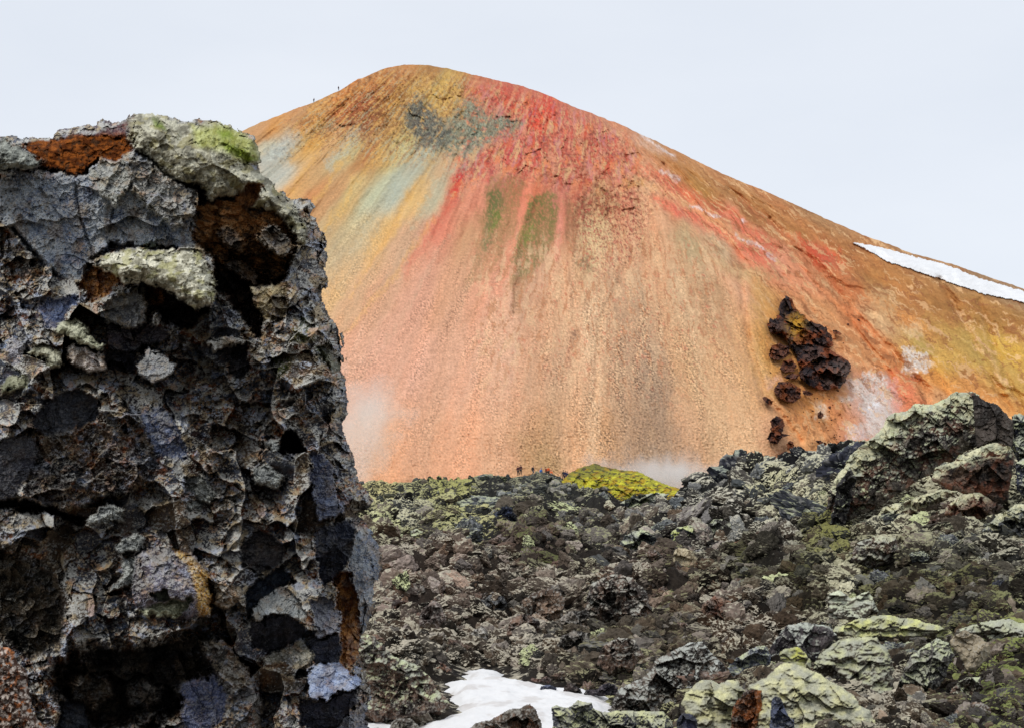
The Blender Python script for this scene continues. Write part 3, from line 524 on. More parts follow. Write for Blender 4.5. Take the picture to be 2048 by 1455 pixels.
# ================================================================== ROCKS
_ico = {}
def ico(n):
    if n not in _ico:
        b = bmesh.new(); bmesh.ops.create_icosphere(b, subdivisions=n, radius=1)
        _ico[n] = (np.array([v.co[:] for v in b.verts]), np.array([[v.index for v in f.verts] for f in b.faces], np.int32)); b.free()
    return _ico[n]
def rock_shape(level, seed, planes=13, rough=1.):
    D, T = ico(level); r_ = np.random.default_rng(seed); n = r_.normal(size=(planes, 3)); n /= np.linalg.norm(n, axis=1)[:, None]
    d = r_.uniform(.62, 1.0, planes); q = D @ n.T; r = np.min(np.where(q > .2, d / np.maximum(q, .2), 9), axis=1); r = np.minimum(r, 1.25)
    P = D * r[:, None]
    if level >= 3:
        F1, F2, ID, dv = wor3(P * 1.9 + seed, seed); t = np.stack([rnd(ID, 1) - .5, rnd(ID, 2) - .5, rnd(ID, 3) - .5], 1)
        r = r * (1 + rough * (.16 * (rnd(ID, 4) - .5) + .35 * (t * dv).sum(1) - .10 * np.exp(-(F2 - F1) / .08)))
        P = D * r[:, None]
    if level >= 4:
        F1, F2, ID, dv = wor3(P * 5 + seed, seed + 3); t = np.stack([rnd(ID, 1) - .5, rnd(ID, 2) - .5, rnd(ID, 3) - .5], 1)
        r = r * (1 + rough * (.05 * (rnd(ID, 4) - .5) + .22 * (t * dv).sum(1) - .05 * np.exp(-(F2 - F1) / .08)))
        P = D * r[:, None]
    r = r * (1 + .05 * rough * fbm3(P + seed, 4., seed, 3)); P = D * r[:, None]
    P = P * np.array([1, r_.uniform(.55, .9), r_.uniform(.5, .85)])
    return P, T
# rubble: thousands of fist- to chair-sized stones, one heap nobody could count
protos = {l: [rock_shape(l, 500 + k, 9 + k % 5)[0] for k in range(10)] for l in (2, 3, 4)}
def rot(n):
    a = rng.uniform(0, 2 * math.pi, n); b = rng.normal(0, .5, n); c = rng.normal(0, .5, n)
    ca, sa, cb, sb, cc, sc_ = np.cos(a), np.sin(a), np.cos(b), np.sin(b), np.cos(c), np.sin(c); O = np.zeros(n); I = np.ones(n)
    Rz = np.array([[ca, -sa, O], [sa, ca, O], [O, O, I]]).transpose(2, 0, 1); Rx = np.array([[I, O, O], [O, cb, -sb], [O, sb, cb]]).transpose(2, 0, 1); Ry = np.array([[cc, O, sc_], [O, I, O], [-sc_, O, cc]]).transpose(2, 0, 1)
    return Rz @ Rx @ Ry
def py_to_Y(px, py):
    Yg = np.exp(np.linspace(np.log(11), np.log(300), 500)); pr = HZ - base_z(np.full(500, float(px)), Yg) / Yg * F
    i = np.where(pr <= py)[0]; return float(Yg[i[0]]) if len(i) else 280.
NR = 47000
rpx = np.where(rng.random(NR * 2) < .1, rng.uniform(330, 640, NR * 2), rng.uniform(640, 2130, NR * 2)); rpy = rng.uniform(900, 1620, NR * 2)
# rows -> distances through a table per column band
cols_ = np.arange(320, 2141, 20); Yg = np.exp(np.linspace(np.log(9), np.log(300), 600))
tabY = []
rows_ = np.arange(780, 1700, 4)
for c in cols_:
    pr = HZ - base_z(np.full(600, float(c)), Yg) / Yg * F; run = np.minimum.accumulate(pr)
    tabY.append(np.interp(-rows_, -run[::1], Yg, left=np.nan, right=np.nan))
tabY = np.array(tabY); ci = np.clip(((rpx - 320) / 20).astype(int), 0, len(cols_) - 1); ri = np.clip(((rpy - 780) / 4).astype(int), 0, len(rows_) - 1)
rY = tabY[ci, ri] * np.exp(rng.normal(0, .02, NR * 2)); ok = ~np.isnan(rY) & (rY < 290)
rpx, rpy, rY = rpx[ok][:NR], rpy[ok][:NR], rY[ok][:NR]; n = len(rpx)
spx = 6.5 + 36 * rng.random(n) ** 2.6 + 16 * sm(1050, 1400, rpy) * rng.random(n) ** 2
spx = spx * (1 - .5 * sm(90, 200, rY)); rx = (rpx - 1024) / F * rY; s_ = spx * rY / F
keep = snow_d(rx, rY) < -(.08 + .55 * s_); rx, rY, s_, spx, rpx = rx[keep], rY[keep], s_[keep], spx[keep], rpx[keep]; n = len(rx)
people = (rY > 225) & (rpx > 1015) & (rpx < 1150) & (spx > 7); s_ = np.where(people, s_ * .5, s_)
dens = fbm(rx / (rY * .05), rY / (rY * .12), 77); keep = rng.random(n) < .55 + .9 * dens + .35; rx, rY, s_, spx = rx[keep], rY[keep], s_[keep], spx[keep]; n = len(rx)
rz = Hf(rx, rY) + s_ * .1
rc, rm, rk = field_look(rx, rY, rz)
jit = rng.normal(1.15, .4, (n, 1)).clip(.3, 2); hue = rng.normal(0, .07, n); rc = rc * jit * (1 + np.stack([hue, 0 * hue, -hue], 1))
pale = rng.random(n) < .2; rc[pale] = rc[pale] * 1.7 + .07; dk = rng.random(n) < .28; rc[dk] *= .42
VV = []; TT = []; CC = []; AA = []; KK = []; off = 0
R = rot(n); lev = np.where(spx > 24, 4, np.where(spx > 12, 3, 2)); var_ = rng.integers(0, 10, n); an = rng.uniform(.7, 1.35, (n, 3))
for l in (2, 3, 4):
    T = ico(l)[1]
    for k in range(10):
        ids = np.where((lev == l) & (var_ == k))[0]
        if not len(ids): continue
        P = protos[l][k]; v = np.einsum('nij,nmj->nmi', R[ids], P[None] * an[ids][:, None]) * (s_[ids] * .62)[:, None, None] + np.stack([rx[ids], rY[ids], rz[ids]], 1)[:, None]
        m_ = len(P); VV.append(v.reshape(-1, 3)); TT.append((T[None] + (off + np.arange(len(ids)) * m_)[:, None, None]).reshape(-1, 3)); off += len(ids) * m_
        CC.append(np.repeat(rc[ids], m_, 0)); AA.append(np.repeat(np.clip(rm[ids] + rng.normal(0, .15, len(ids)), 0, 1), m_)); KK.append(np.repeat(rk[ids], m_, 0))
VV = np.concatenate(VV); CC = np.concatenate(CC)
CC = CC * (1 + .3 * vn3(VV[:, 0] * 6, VV[:, 1] * 6, VV[:, 2] * 6, 3))[:, None]
me = mesh('lava_rubble', VV, np.concatenate(TT), CC, np.concatenate(AA), mat=M_LAVA); moss_attr(me, np.concatenate(KK))
link('lava_rubble', me, 'broken brown and grey lava rubble covering the whole lava field', 'rubble', kind='stuff')
print('rubble', len(VV), time.time() - T0)
del VV, TT, CC, AA, KK

# single boulders, copied from a few shapes
KINDS = {
 'brown': ((118, 96, 84), (70, 62, 56), .1, (130, 125, 90), 'rough brown lava boulder lying among the rubble', 'brown boulders strewn over the lava field'),
 'grey': ((112, 114, 116), (62, 64, 70), .35, (165, 168, 140), 'grey lichen-dusted lava boulder among the rubble', 'grey boulders strewn over the lava field'),
 'dark': ((66, 68, 80), (34, 35, 42), .2, (150, 155, 140), 'near-black jagged lava boulder among paler rubble', 'near-black boulders strewn over the lava field'),
 'mossy': ((100, 95, 85), (60, 58, 52), .8, (192, 196, 150), 'lava boulder wearing a pale grey-green moss cap', 'moss-capped boulders strewn over the lava field')}
M_B = material('boulder', 6, bump=.9, dist=.05, rough=.92, moss='attr', tint=.3, spec=.15, var=.4)
blds = {}
for kn, (c1, c2, ms, mc, lab, grp) in KINDS.items():
    blds[kn] = []
    for k in range(6):
        P, T = rock_shape(5, 900 + k + 10 * len(blds), 11 + k, 1.25)
        nn = fbm3(P + k, 2.2, 4, 4); n2 = fbm3(P + k, 9., 8, 2)
        Cc = mx(np.tile(lin(c2), (len(P), 1)), lin(c1), sm(-.3, .3, nn + .5 * n2)); Cc = mx(Cc, np.tile(lin((175, 172, 165)), (len(P), 1)), .6 * sm(.25, .5, n2 - .3 * nn))
        me = mesh('boulder', P, T, Cc, np.full(len(P), ms), mat=M_B); moss_attr(me, np.tile(lin(mc), (len(P), 1))); blds[kn].append(me)
def boulder(kn, x, Y, s, sink=.25):
    c = KINDS[kn]; k = rng.integers(0, 6)
    o = link('boulder', blds[kn][k], c[4], 'boulder', c[5]); z = float(Hf(np.array([x]), np.array([Y]), False)[0])
    a = rng.uniform(.75, 1.3); o.scale = (s * a, s / a, s * rng.uniform(.75, 1.15)); o.rotation_euler = (rng.normal(0, .25), rng.normal(0, .25), rng.uniform(0, 6.28)); o.location = (x, Y, z + s * (.55 - sink)); return o
nb = 0; tries = 0; placed = []; BL = []
while nb < 285 and tries < 9000:
    tries += 1
    px, py = rng.uniform(720, 2090), rng.uniform(915, 1540)
    ci = int(np.clip((px - 320) / 20, 0, len(cols_) - 1)); ri = int(np.clip((py - 780) / 4, 0, len(rows_) - 1)); Yb = tabY[ci, ri]
    if np.isnan(Yb) or Yb > 285: continue
    sp_ = (rng.uniform(24, 48) + 85 * rng.random() ** 3) * (1 - .35 * float(sm(90, 200, Yb))); xb = (px - 1024) / F * Yb; s = sp_ * Yb / F * .6
    if Yb > 160: s *= .6
    if Yb > 215 and 1010 < px < 1150: continue
    if float(snow_d(np.array([xb]), np.array([Yb]))[0]) > -s * .8: continue
    if any((px - a) ** 2 + ((py - b) * 1.6) ** 2 < (.68 * (sp_ + c)) ** 2 for a, b, c in placed): continue
    placed.append((px, py, sp_)); _, m_, _ = field_look(np.array([[xb]]), np.array([[Yb]]), None); m_ = float(m_[0, 0])
    u = rng.random()
    kn = 'mossy' if u < m_ * .75 else ('dark' if u > .88 or (1400 < px < 1720 and py < 1000 and u > .5) else ('grey' if (py < 1100 or px > 1600) and u > .35 else 'brown'))
    BL.append((kn, boulder(kn, xb, Yb, s), px, py)); nb += 1
LAND = [(846, 1090, 'the cave hummock'), (915, 1130, 'the greenish hollow hummock'), (1010, 1036, 'the blue-black boulder'), (1370, 1132, 'the cream veined boulder'), (1480, 1098, 'the rusty red boulder'), (1440, 1058, 'the dark arched boulder'), (1476, 1190, 'the black hollow-faced boulder'),
 (1086, 1208, 'the large pale boulder'), (984, 1210, 'the dark pitted boulder'), (808, 1214, 'the brown hollow boulder'), (960, 1268, 'the whitish ribbed rock'), (1090, 1338, 'the pinkish boulder by the snow'), (1340, 1370, 'the big knobbly boulder'), (1240, 1440, 'the low yellow-mossed boulder'),
 (1630, 1420, 'the largest mossy dome'), (1780, 1255, 'the long mossy slab'), (1606, 1280, 'the purplish moss-rimmed boulder'), (1850, 1335, 'the grey hollow boulder'), (1940, 1300, 'the tan wedge block'), (1905, 1172, 'the grey rock pillar'), (1600, 1002, 'the yellow-green mossed boulder'),
 (1627, 942, 'the dark skyline crag'), (1790, 930, 'the slanting crag'), (1250, 970, 'the yellow mound'), (1085, 958, 'the hikers'), (1700, 1205, 'the whitish moss-topped pair'), (1990, 1265, 'the broad mossy hummock'), (760, 1350, 'the shattered rock spur'), (1950, 1450, 'the rounded lichened boulder')]
SHORT = dict(brown='rough brown boulder', grey='grey lichened boulder', dark='near-black jagged boulder', mossy='moss-capped boulder')
slots = {}
for kn, o, a, b in BL:
    q = min(LAND, key=lambda L: (L[0] - a) ** 2 + ((L[1] - b) * 1.4) ** 2); dx, dy = a - q[0], (b - q[1]) * 1.4
    side = ('right of' if dx > 0 else 'left of') if abs(dx) > abs(dy) else ('in front of' if dy > 0 else 'behind')
    slots.setdefault((kn, side, q[2]), []).append((dx * dx + dy * dy, o))
for (kn, side, nm), L in slots.items():
    L.sort(key=lambda e: e[0])
    for k_, (_, o) in enumerate(L): o['label'] = SHORT[kn] + ', ' + ('nearest', 'second nearest', 'third nearest', 'fourth nearest', 'fifth nearest', 'sixth nearest', 'seventh nearest', 'eighth nearest')[min(k_, 7)] + ' ' + side + ' ' + nm
print('boulders', nb, time.time() - T0)

# ------------------------------------------------------------------ outline-driven rocks
def outline_rock(poly, Y, step=1.6, thick=1., back=.8, seed=1, warp=4., blocks=((60, .5, .7, .2), (24, .5, .8, .25), (9, .5, .8, .3)), lean=.0, colf=None, moss=0., mossc=(190, 195, 155), mthr=.45, lobes=0., edge=.5, fine=1., extra=None, jag=1., lump=0.):
    """solid rock with a traced outline, real distance, thickness and broken relief; returns verts, quads, colours, alpha, masks"""
    P = np.array(poly, float); x0, y0 = P.min(0) - 8; x1, y1 = P.max(0) + 8
    px, py = np.meshgrid(np.arange(x0, x1, step), np.arange(y0, y1, step)); m = Y / F; ny, nx = px.shape
    wq = warp * fbm(px / (warp * 8), py / (warp * 8), seed, 3) + .6 * jag * warp * (rnd(wor((px) / (warp * 3), py / (warp * 3), seed + 4)[2], 1) - .5)
    wr = warp * fbm(px / (warp * 8), py / (warp * 8), seed + 50, 3)
    d = sdf(px + wq, py + wr, P); R = max(d.max(), 4.) * edge; t = np.clip(d / R, 0, 1); dome = np.sqrt(1 - (1 - t) ** 2)
    W = R * m * thick * 1.6; D = Y - W * dome * .8
    D = D + lean * (P[:, 1].mean() - py) * m
    ids = None
    for k, (s, h, ti, cz) in enumerate(blocks):
        wv = fbm(px / s, py / s, seed + 90 + k, 2) * s * .25
        f, ID, e = facet(px + wv, py + wv, s, seed + 7 * k, h, ti, cz, bias=-.25); D = D + f * m * (.2 + .8 * t); ids = ID if ids is None else ids
        if k == 1 or len(blocks) == 1: id2 = ID
    if lump:
        q1 = fbm(px / 46, py / 24, seed + 21, 2); q2 = fbm(px / 19 + q1, py / 10, seed + 22, 3); D = D + m * t ** .5 * (-15 * np.abs(q1) - 8 * np.abs(q2) + 9 * q1 + 2 * fbm(px / 7, py / 5, seed + 23, 3))
    if lobes:
        for s_l, aa in ((lobes, .35), (lobes * .42, .22)):
            F1 = wor(px / s_l + .3 * fbm(px / s_l, py / s_l, seed + 3, 2), py / (s_l * .6), seed + 5)[0]; D = D + aa * s_l * m * (F1 ** 2) * t ** .5 * 1.3
    D = D + fine * .8 * m * fbm(px / 3.2, py / 3.2, seed + 8, 2) * t
    if extra is not None: D = extra(px, py, D, m)
    V = world(px, py, D); du = np.gradient(V, axis=1); dv = np.gradient(V, axis=0); N = np.cross(du, dv); N /= np.linalg.norm(N, axis=2)[..., None] + 1e-9
    N *= np.where(N[..., 1:2] > 0, -1, 1)
    C = colf(px, py, ids, t, N, seed)
    if moss:
        n_ = fbm(px / 14, py / 9, seed + 31, 4, .6); f = sm(mthr - .12, mthr + .15, N[..., 2] * .9 + .42 * n_ + (moss - .5) * .8 + .0 * t)
        mc = lin(mossc) * (1 + .25 * fbm(px / 20, py / 14, seed + 33, 3))[..., None]; gcol = lin((164, 164, 154)); mc = mx(mc, np.broadcast_to(gcol, mc.shape), .75 * sm(-.6, .5, fbm(px / 26, py / 20, seed + 35, 3)))
        C = mx(C, mc * (1 + .22 * fbm(px / 2.6, py / 2.6, seed + 37, 2))[..., None], f)
    ins = d > 0; M = ins[:-1, :-1] & ins[1:, :-1] & ins[:-1, 1:] & ins[1:, 1:]
    Db = Y + W * back * dome * .8 + .15 * m * step + lean * (P[:, 1].mean() - py) * m + .15 * R * m * fbm(px / 30, py / 30, seed + 60)
    # keep the picture-plane outline but give the back its own depth
    cx_, cy_ = P.mean(0); kb = .25 * dome; Vb = world(px + (cx_ - px) * kb, py + (cy_ - py) * kb, np.maximum(Db, D + .3 * m))
    return V, Vb, C, M, N, d
def solid(V, Vb, C, M):
    ny, nx = V.shape[:2]; n = ny * nx; i = np.arange(n).reshape(ny, nx)
    q = np.stack([i[1:, :-1], i[1:, 1:], i[:-1, 1:], i[:-1, :-1]], -1)[M]
    st = 3; Q = [q, (q + n)[:, ::-1]]
    Mp = np.pad(M, 1)
    for (dy, dx, a, b) in ((-1, 0, (0, 0), (0, 1)), (1, 0, (1, 1), (1, 0)), (0, -1, (1, 0), (0, 0)), (0, 1, (0, 1), (1, 1))):
        nb_ = Mp[1 + dy:Mp.shape[0] - 1 + dy, 1 + dx:Mp.shape[1] - 1 + dx]; B = M & ~nb_; yy, xx = np.where(B)
        va = i[yy + a[0], xx + a[1]]; vb = i[yy + b[0], xx + b[1]]; Q.append(np.stack([va, vb, vb + n, va + n], -1))
    Q = np.concatenate(Q); VV = np.concatenate([V.reshape(-1, 3), Vb.reshape(-1, 3)]); CC = np.concatenate([C.reshape(-1, 3)] * 2)
    u, inv = np.unique(Q, return_inverse=True); return VV[u], inv.reshape(Q.shape), CC[u]
def pal(a, b, lich=(165, 163, 155), la=.5, vein=None, rust=None, ra=0., bv=.25):
    def f(px, py, ID, t, N, seed):
        n1 = fbm(px / 22, py / 22, seed + 1, 4, .6); n2 = fbm(px / 5, py / 5, seed + 2, 3, .6); n3 = fbm(px / 2.4, py / 2.4, seed + 3, 2)
        C = mx(np.broadcast_to(lin(b), px.shape + (3,)), np.broadcast_to(lin(a), px.shape + (3,)), sm(-.3, .35, n1 + .5 * n2 + .8 * (rnd(ID, 7) - .5)))
        C = C * (1 + bv * (rnd(ID, 8) - .5) * 2 + .25 * n3)[..., None]
        if rust is not None: C = mx(C, np.broadcast_to(lin(rust), C.shape), ra * sm(.0, .35, fbm(px / 30, py / 30, seed + 14, 4, .6)))
        C = mx(C, np.broadcast_to(lin(lich), C.shape), la * sm(.12, .42, n2 + .35 * fbm(px / 40, py / 40, seed + 4)))
        return C
    return f
M_HERO = material('cracked_rock', 14, bump=.6, dist=.02, rough=.9, spec=.18, var=.2)
M_MOSS = material('moss_cushion', 40, bump=.8, dist=.015, rough=1., spec=.02, var=.2)
M_MOSS2 = material('boulder_moss', 16, bump=.7, dist=.03, rough=1., spec=.02, var=.2)
M_GLASS = material('obsidian_face', 10, bump=.4, dist=.01, rough=.55, spec=.4, var=.15)
def hero(name, poly, label, cat, colf, Y=None, smooth=False, mat=None, group=None, bottom=None, **k):
    P = np.array(poly, float)
    if Y is None:
        c = P[:, 0].mean(); Y = py_to_Y(c, (bottom if bottom else P[:, 1].max()) - 4)
    V, Vb, C, M, N, d = outline_rock(poly, Y, colf=colf, **k); v, q, c = solid(V, Vb, C, M)
    me = mesh(name, v, q, c, mat=mat or M_HERO, smooth=smooth); loc = recentre(me)
    return link(name, me, label, cat, group, loc=loc)
BR = pal((122, 100, 86), (58, 50, 46)); GR = pal((110, 112, 112), (48, 50, 54)); DK = pal((66, 70, 86), (26, 28, 36), la=.25); BRL = pal((140, 118, 100), (78, 64, 54), la=.7); MB = pal((120, 96, 80), (62, 52, 46), la=.3, rust=(140, 80, 60), ra=.4)
def mossband(base, line, wd, band):
    def f(px, py, ID, t, N, seed):
        C = base(px, py, ID, t, N, seed); n = fbm(px / 16, py / 12, seed + 71, 4, .65)
        k = sm(0, 6, wd * (1 + .9 * n) - seg(px, py, line)) * sm(-.55, -.15, N[..., 2] + .5 * n); k2 = sm(.25, .42, N[..., 2] * .8 + n * .9) * band * sm(2.6, 1.2, seg(px, py, line) / wd)
        mc = mx(np.broadcast_to(lin((168, 168, 142)), C.shape), np.broadcast_to(lin((208, 204, 168)), C.shape), sm(-.3, .3, fbm(px / 18, py / 12, seed + 72, 3)))
        return mx(C, mc * (1 + .3 * fbm(px / 4, py / 3, seed + 73, 3))[..., None], np.clip(k + k2, 0, 1) * .95)
    return f
crag1 = mossband(pal((100, 92, 82), (52, 47, 44), la=.15, rust=(118, 82, 66), ra=.6), [(1672, 960), (1720, 905), (1765, 865), (1800, 832), (1860, 812), (1915, 792), (1945, 800), (1955, 830)], 17, 1.)
crag2 = mossband(pal((98, 80, 68), (48, 42, 40), la=.12, rust=(122, 76, 56), ra=.75), [(1868, 945), (1885, 930), (1930, 916), (1980, 895), (2015, 900)], 10, .6)
# right-hand ridge crags
hero('crag', [(1644,1048),(1653,1008),(1659,980),(1675,947),(1699,912),(1723,890),(1750,872),(1769,848),(1771,837),(1789,824),(1811,819),(1831,806),(1862,805),(1892,797),(1912,785),(1943,784),(1956,787),(1962,830),(1955,894),(1930,905),(1908,923),(1886,927),(1864,947),(1820,969),(1776,1002),(1710,1035),(1666,1056)],
     'long slanting crag with pale moss down its left edge, right skyline', 'crag', crag1, Y=60, seed=301, thick=.4, warp=5, moss=.30, mthr=.62, blocks=((70, .6, .9, .05), (28, .6, 1.1, .08), (11, .6, 1., .12), (5, .5, .8, .1)), lean=.35)
hero('crag', [(1943,786),(1956,788),(1974,802),(1996,808),(2013,826),(2027,841),(2029,870),(2024,900),(1990,900),(1953,905),(1948,850)], 'smooth dark brown crag face leaning against the mossy slanting crag', 'crag', pal((74, 66, 60), (44, 39, 36), la=.12), Y=59.4, seed=302, thick=.6, warp=2, blocks=((60, .2, .5, .03), (20, .12, .3, .0), (7, .2, .4, .0)), lean=.1)
hero('crag', [(1864,962),(1868,934),(1908,920),(1930,903),(1985,883),(2018,890),(2028,910),(2024,958),(2018,998),(2000,1013),(1974,998),(1940,990),(1900,980)], 'blocky red-brown crag topped by a roll of pale moss, right of the slanting crag', 'crag', crag2, Y=54, seed=303, thick=.8, warp=3, blocks=((50, .5, .9, .1), (20, .3, .7, .1), (8, .3, .5, .1)), lean=.1)
hero('crag', [(2022,830),(2040,826),(2075,840),(2090,900),(2090,960),(2040,940),(2024,900)], 'dark knobbly rock at the right edge behind the red-brown crag', 'crag', DK, Y=60, seed=304, moss=.45)
hero('crag', [(2030,925),(2060,905),(2100,920),(2100,1010),(2050,1010),(2032,970)], 'dark rock with grey moss tufts at the right edge below the skyline', 'crag', DK, Y=53, seed=305, moss=.5)
hero('crag', [(1672,975),(1700,930),(1712,960),(1700,1010),(1690,1050),(1660,1052)], 'near-black foot of rock below the slanting crag', 'crag', pal((58, 54, 54), (28, 27, 30), la=.15), Y=57.5, seed=306, moss=.1)
# skyline rocks between the mound and the crags
hero('crag', [(1592,946),(1600,930),(1615,921),(1640,916),(1655,922),(1662,940),(1655,962),(1625,968),(1600,962)], 'dark blue-black crag on the lava skyline left of the slanting crag', 'crag', DK, Y=92, seed=311, moss=.38)
hero('boulder', [(1535,975),(1548,966),(1565,964),(1569,980),(1545,994)], 'small smooth slate-blue slab under the dark skyline crag', 'boulder', pal((98, 106, 130), (70, 76, 98), la=.1), Y=88, seed=312, blocks=((25, .3, .5, .1),))
hero('boulder', [(1545,1010),(1560,990),(1590,982),(1620,992),(1640,1010),(1600,1022),(1570,1020)], 'low boulder smothered in yellow-green moss below the slate-blue slab', 'boulder', GR, Y=84, seed=313, moss=.95, mthr=.3, mossc=(200, 205, 140), lobes=14)
hero('boulder', [(1240,1005),(1262,992),(1300,984),(1340,986),(1330,1002),(1280,1010),(1250,1018)], 'flat boulder with cream moss on the near skyline below the yellow mound', 'boulder', GR, Y=150, seed=314, moss=.8, mthr=.4)
hero('boulder', [(1416,1080),(1416,1051),(1426,1039),(1448,1037),(1462,1046),(1464,1060),(1440,1064),(1428,1080)], 'dark arched boulder with a shadowed hollow, right of a yellow-mossed boulder', 'boulder', pal((80, 78, 74), (30, 30, 33), la=.25), seed=315, thick=1.2, moss=.3)
hero('boulder', [(1340,1066),(1355,1052),(1390,1048),(1412,1058),(1412,1074),(1375,1080),(1345,1092)], 'dark boulder with a yellow-green moss top left of the dark arched boulder', 'boulder', DK, seed=316, moss=.8, mthr=.5, mossc=(200, 206, 130))
def cream(px, py, ID, t, N, seed):
    C = pal((196, 182, 150), (160, 146, 118), la=.2)(px, py, ID, t, N, seed); F1, F2, *_ = wor(px / 26 + .4 * fbm(px / 20, py / 20, 3), py / 30, 9)
    C = mx(C, np.broadcast_to(lin((70, 56, 40)), C.shape), .85 * sm(.10, .03, F2 - F1)); k = sm(1118, 1150, py + .5 * (px - 1370) + 10 * fbm(px / 12, py / 12, 5))
    return mx(C, pal((140, 92, 68), (66, 50, 42), la=.1)(px, py, ID, t, N, seed + 2), k)
hero('boulder', [(1345,1105),(1357,1094),(1372,1095),(1386,1100),(1396,1120),(1396,1144),(1396,1166),(1384,1173),(1372,1161),(1358,1150),(1347,1149),(1347,1125)], 'cream boulder with dark veins and a rusty lower right side', 'boulder', cream, seed=317, warp=2, blocks=((30, .3, .6, .2), (12, .2, .4, .1)), thick=1.1)
hero('boulder', [(1469,1082),(1478,1078),(1496,1076),(1499,1093),(1487,1114),(1465,1122),(1461,1104)], 'upright rusty red boulder upslope and right of the cream veined boulder', 'boulder', pal((158, 112, 86), (104, 70, 54), la=.15), seed=318, warp=2, blocks=((24, .3, .7, .2), (10, .2, .4, .1)))
hero('boulder', [(1449,1192),(1455,1180),(1484,1175),(1500,1190),(1495,1200),(1464,1206)], 'black hollow-faced boulder on the brown slope below the rusty red boulder', 'boulder', pal((60, 60, 66), (24, 24, 28), la=.15), seed=319)
hero('boulder', [(987,1058),(986,1026),(1004,1012),(1026,1014),(1035,1033),(1030,1056),(1011,1064)], 'blocky blue-black boulder, the darkest in the middle of the lava field', 'boulder', pal((58, 66, 90), (22, 24, 32), la=.12), seed=320, warp=3, thick=1.2, blocks=((26, .5, 1., .3), (10, .4, .7, .2)))
hero('boulder', [(1035,1052),(1055,1042),(1065,1054),(1066,1070),(1046,1074),(1036,1066)], 'dark round boulder touching the right of the blue-black boulder', 'boulder', DK, seed=321, moss=.3)
hero('boulder', [(954,1062),(966,1046),(986,1048),(990,1066),(962,1072)], 'dark grey boulder touching the left of the blue-black boulder', 'boulder', DK, seed=322, moss=.3)
def cave(cx, cy, rx, ry, dep, rotn=0.):
    def f(px, py, D, m):
        u = (px - cx) * math.cos(rotn) + (py - cy) * math.sin(rotn); v = -(px - cx) * math.sin(rotn) + (py - cy) * math.cos(rotn)
        r = np.sqrt((u / rx) ** 2 + (v / ry) ** 2) + .25 * fbm(px / 12, py / 12, 5); return D + dep * m * sm(1.25, .6, r)
    return f
hero('lava_hummock', [(766,1118),(767,1096),(785,1078),(801,1067),(833,1055),(877,1062),(916,1074),(922,1091),(900,1106),(877,1112),(850,1118),(821,1112),(795,1124)], 'domed lava hummock with a black cave mouth low on its front, near the foreground cliff', 'lava hummock', pal((112, 102, 90), (60, 53, 47), la=.4), seed=323, thick=1.0, moss=.3, extra=cave(852, 1098, 26, 16, 45, -.3))
hero('lava_hummock', [(900,1156),(897,1138),(866,1120),(868,1108),(891,1101),(935,1104),(962,1116),(962,1140),(930,1152)], 'smaller lava hummock with a greenish top and wide black hollow, right of the cave hummock', 'lava hummock', pal((104, 94, 78), (54, 48, 40), la=.3), seed=324, moss=.45, mossc=(125, 125, 70), extra=cave(920, 1140, 30, 14, 40, -.3))
hero('boulder', [(780,1214),(784,1199),(805,1196),(833,1204),(835,1226),(813,1236),(792,1226)], 'brown hollow boulder with a black opening beside the cliff foot', 'boulder', pal((96, 72, 60), (46, 36, 32), la=.3), seed=325, extra=cave(812, 1217, 17, 13, 35, .3))
hero('boulder', [(1040,1216),(1043,1199),(1065,1184),(1094,1174),(1121,1182),(1133,1199),(1128,1233),(1082,1244),(1052,1232)], 'large pale grey-brown boulder right of the small snow remnant', 'boulder', BRL, seed=326, thick=1.1, blocks=((30, .5, .8, .3), (12, .5, .8, .3), (5, .4, .5, .2)))
hero('boulder', [(953,1206),(965,1190),(988,1182),(1010,1190),(1014,1212),(1006,1236),(975,1230)], 'dark pitted boulder left of the small snow remnant', 'boulder', pal((92, 92, 92), (34, 34, 38), la=.4), seed=327)
hero('boulder', [(1062,1155),(1080,1143),(1110,1146),(1110,1162),(1080,1168),(1064,1166)], 'dark hollow boulder upslope of the large pale boulder', 'boulder', pal((88, 78, 70), (30, 27, 26), la=.2), seed=328, extra=cave(1088, 1158, 18, 7, 30))
hero('boulder', [(935,1272),(946,1258),(966,1252),(978,1262),(974,1284),(948,1284)], 'whitish ribbed rock standing above the brown bank behind the snow', 'boulder', pal((178, 172, 162), (96, 90, 84), la=.5), seed=329, blocks=((12, .6, .9, .3), (6, .4, .6, .2)))
JB = dict(warp=4, thick=1.1, blocks=((34, .9, 1.3, .2), (14, .9, 1.4, .3), (6, .7, .9, .2)))
def big(poly, label, colf, seed, name='boulder', dy=.955, **k):
    P = np.array(poly, float); kw = dict(JB); kw.update(k); hero(name, poly, label, name.replace('_', ' '), colf, Y=py_to_Y(P[:, 0].mean(), P[:, 1].max() - 4) * dy, seed=seed, **kw)
LG = pal((122, 114, 104), (50, 46, 43), la=.55)
big([(1165,1222),(1172,1190),(1183,1168),(1205,1152),(1235,1146),(1265,1154),(1290,1178),(1303,1215),(1306,1252),(1262,1256),(1220,1252),(1185,1244)], 'broad brown knobbly hump of lava right of the large pale boulder', BR, 501, moss=.2, mossc=(170, 164, 150))
big([(1098,1262),(1112,1240),(1140,1222),(1172,1216),(1182,1232),(1160,1252),(1120,1272)], 'tilted grey-brown slab in front of the large pale boulder', LG, 502)
big([(782,1178),(800,1166),(832,1164),(856,1172),(860,1192),(832,1204),(795,1202)], 'whitish broken slab just above the brown hollow boulder', pal((166, 154, 142), (92, 82, 76), la=.6), 503)
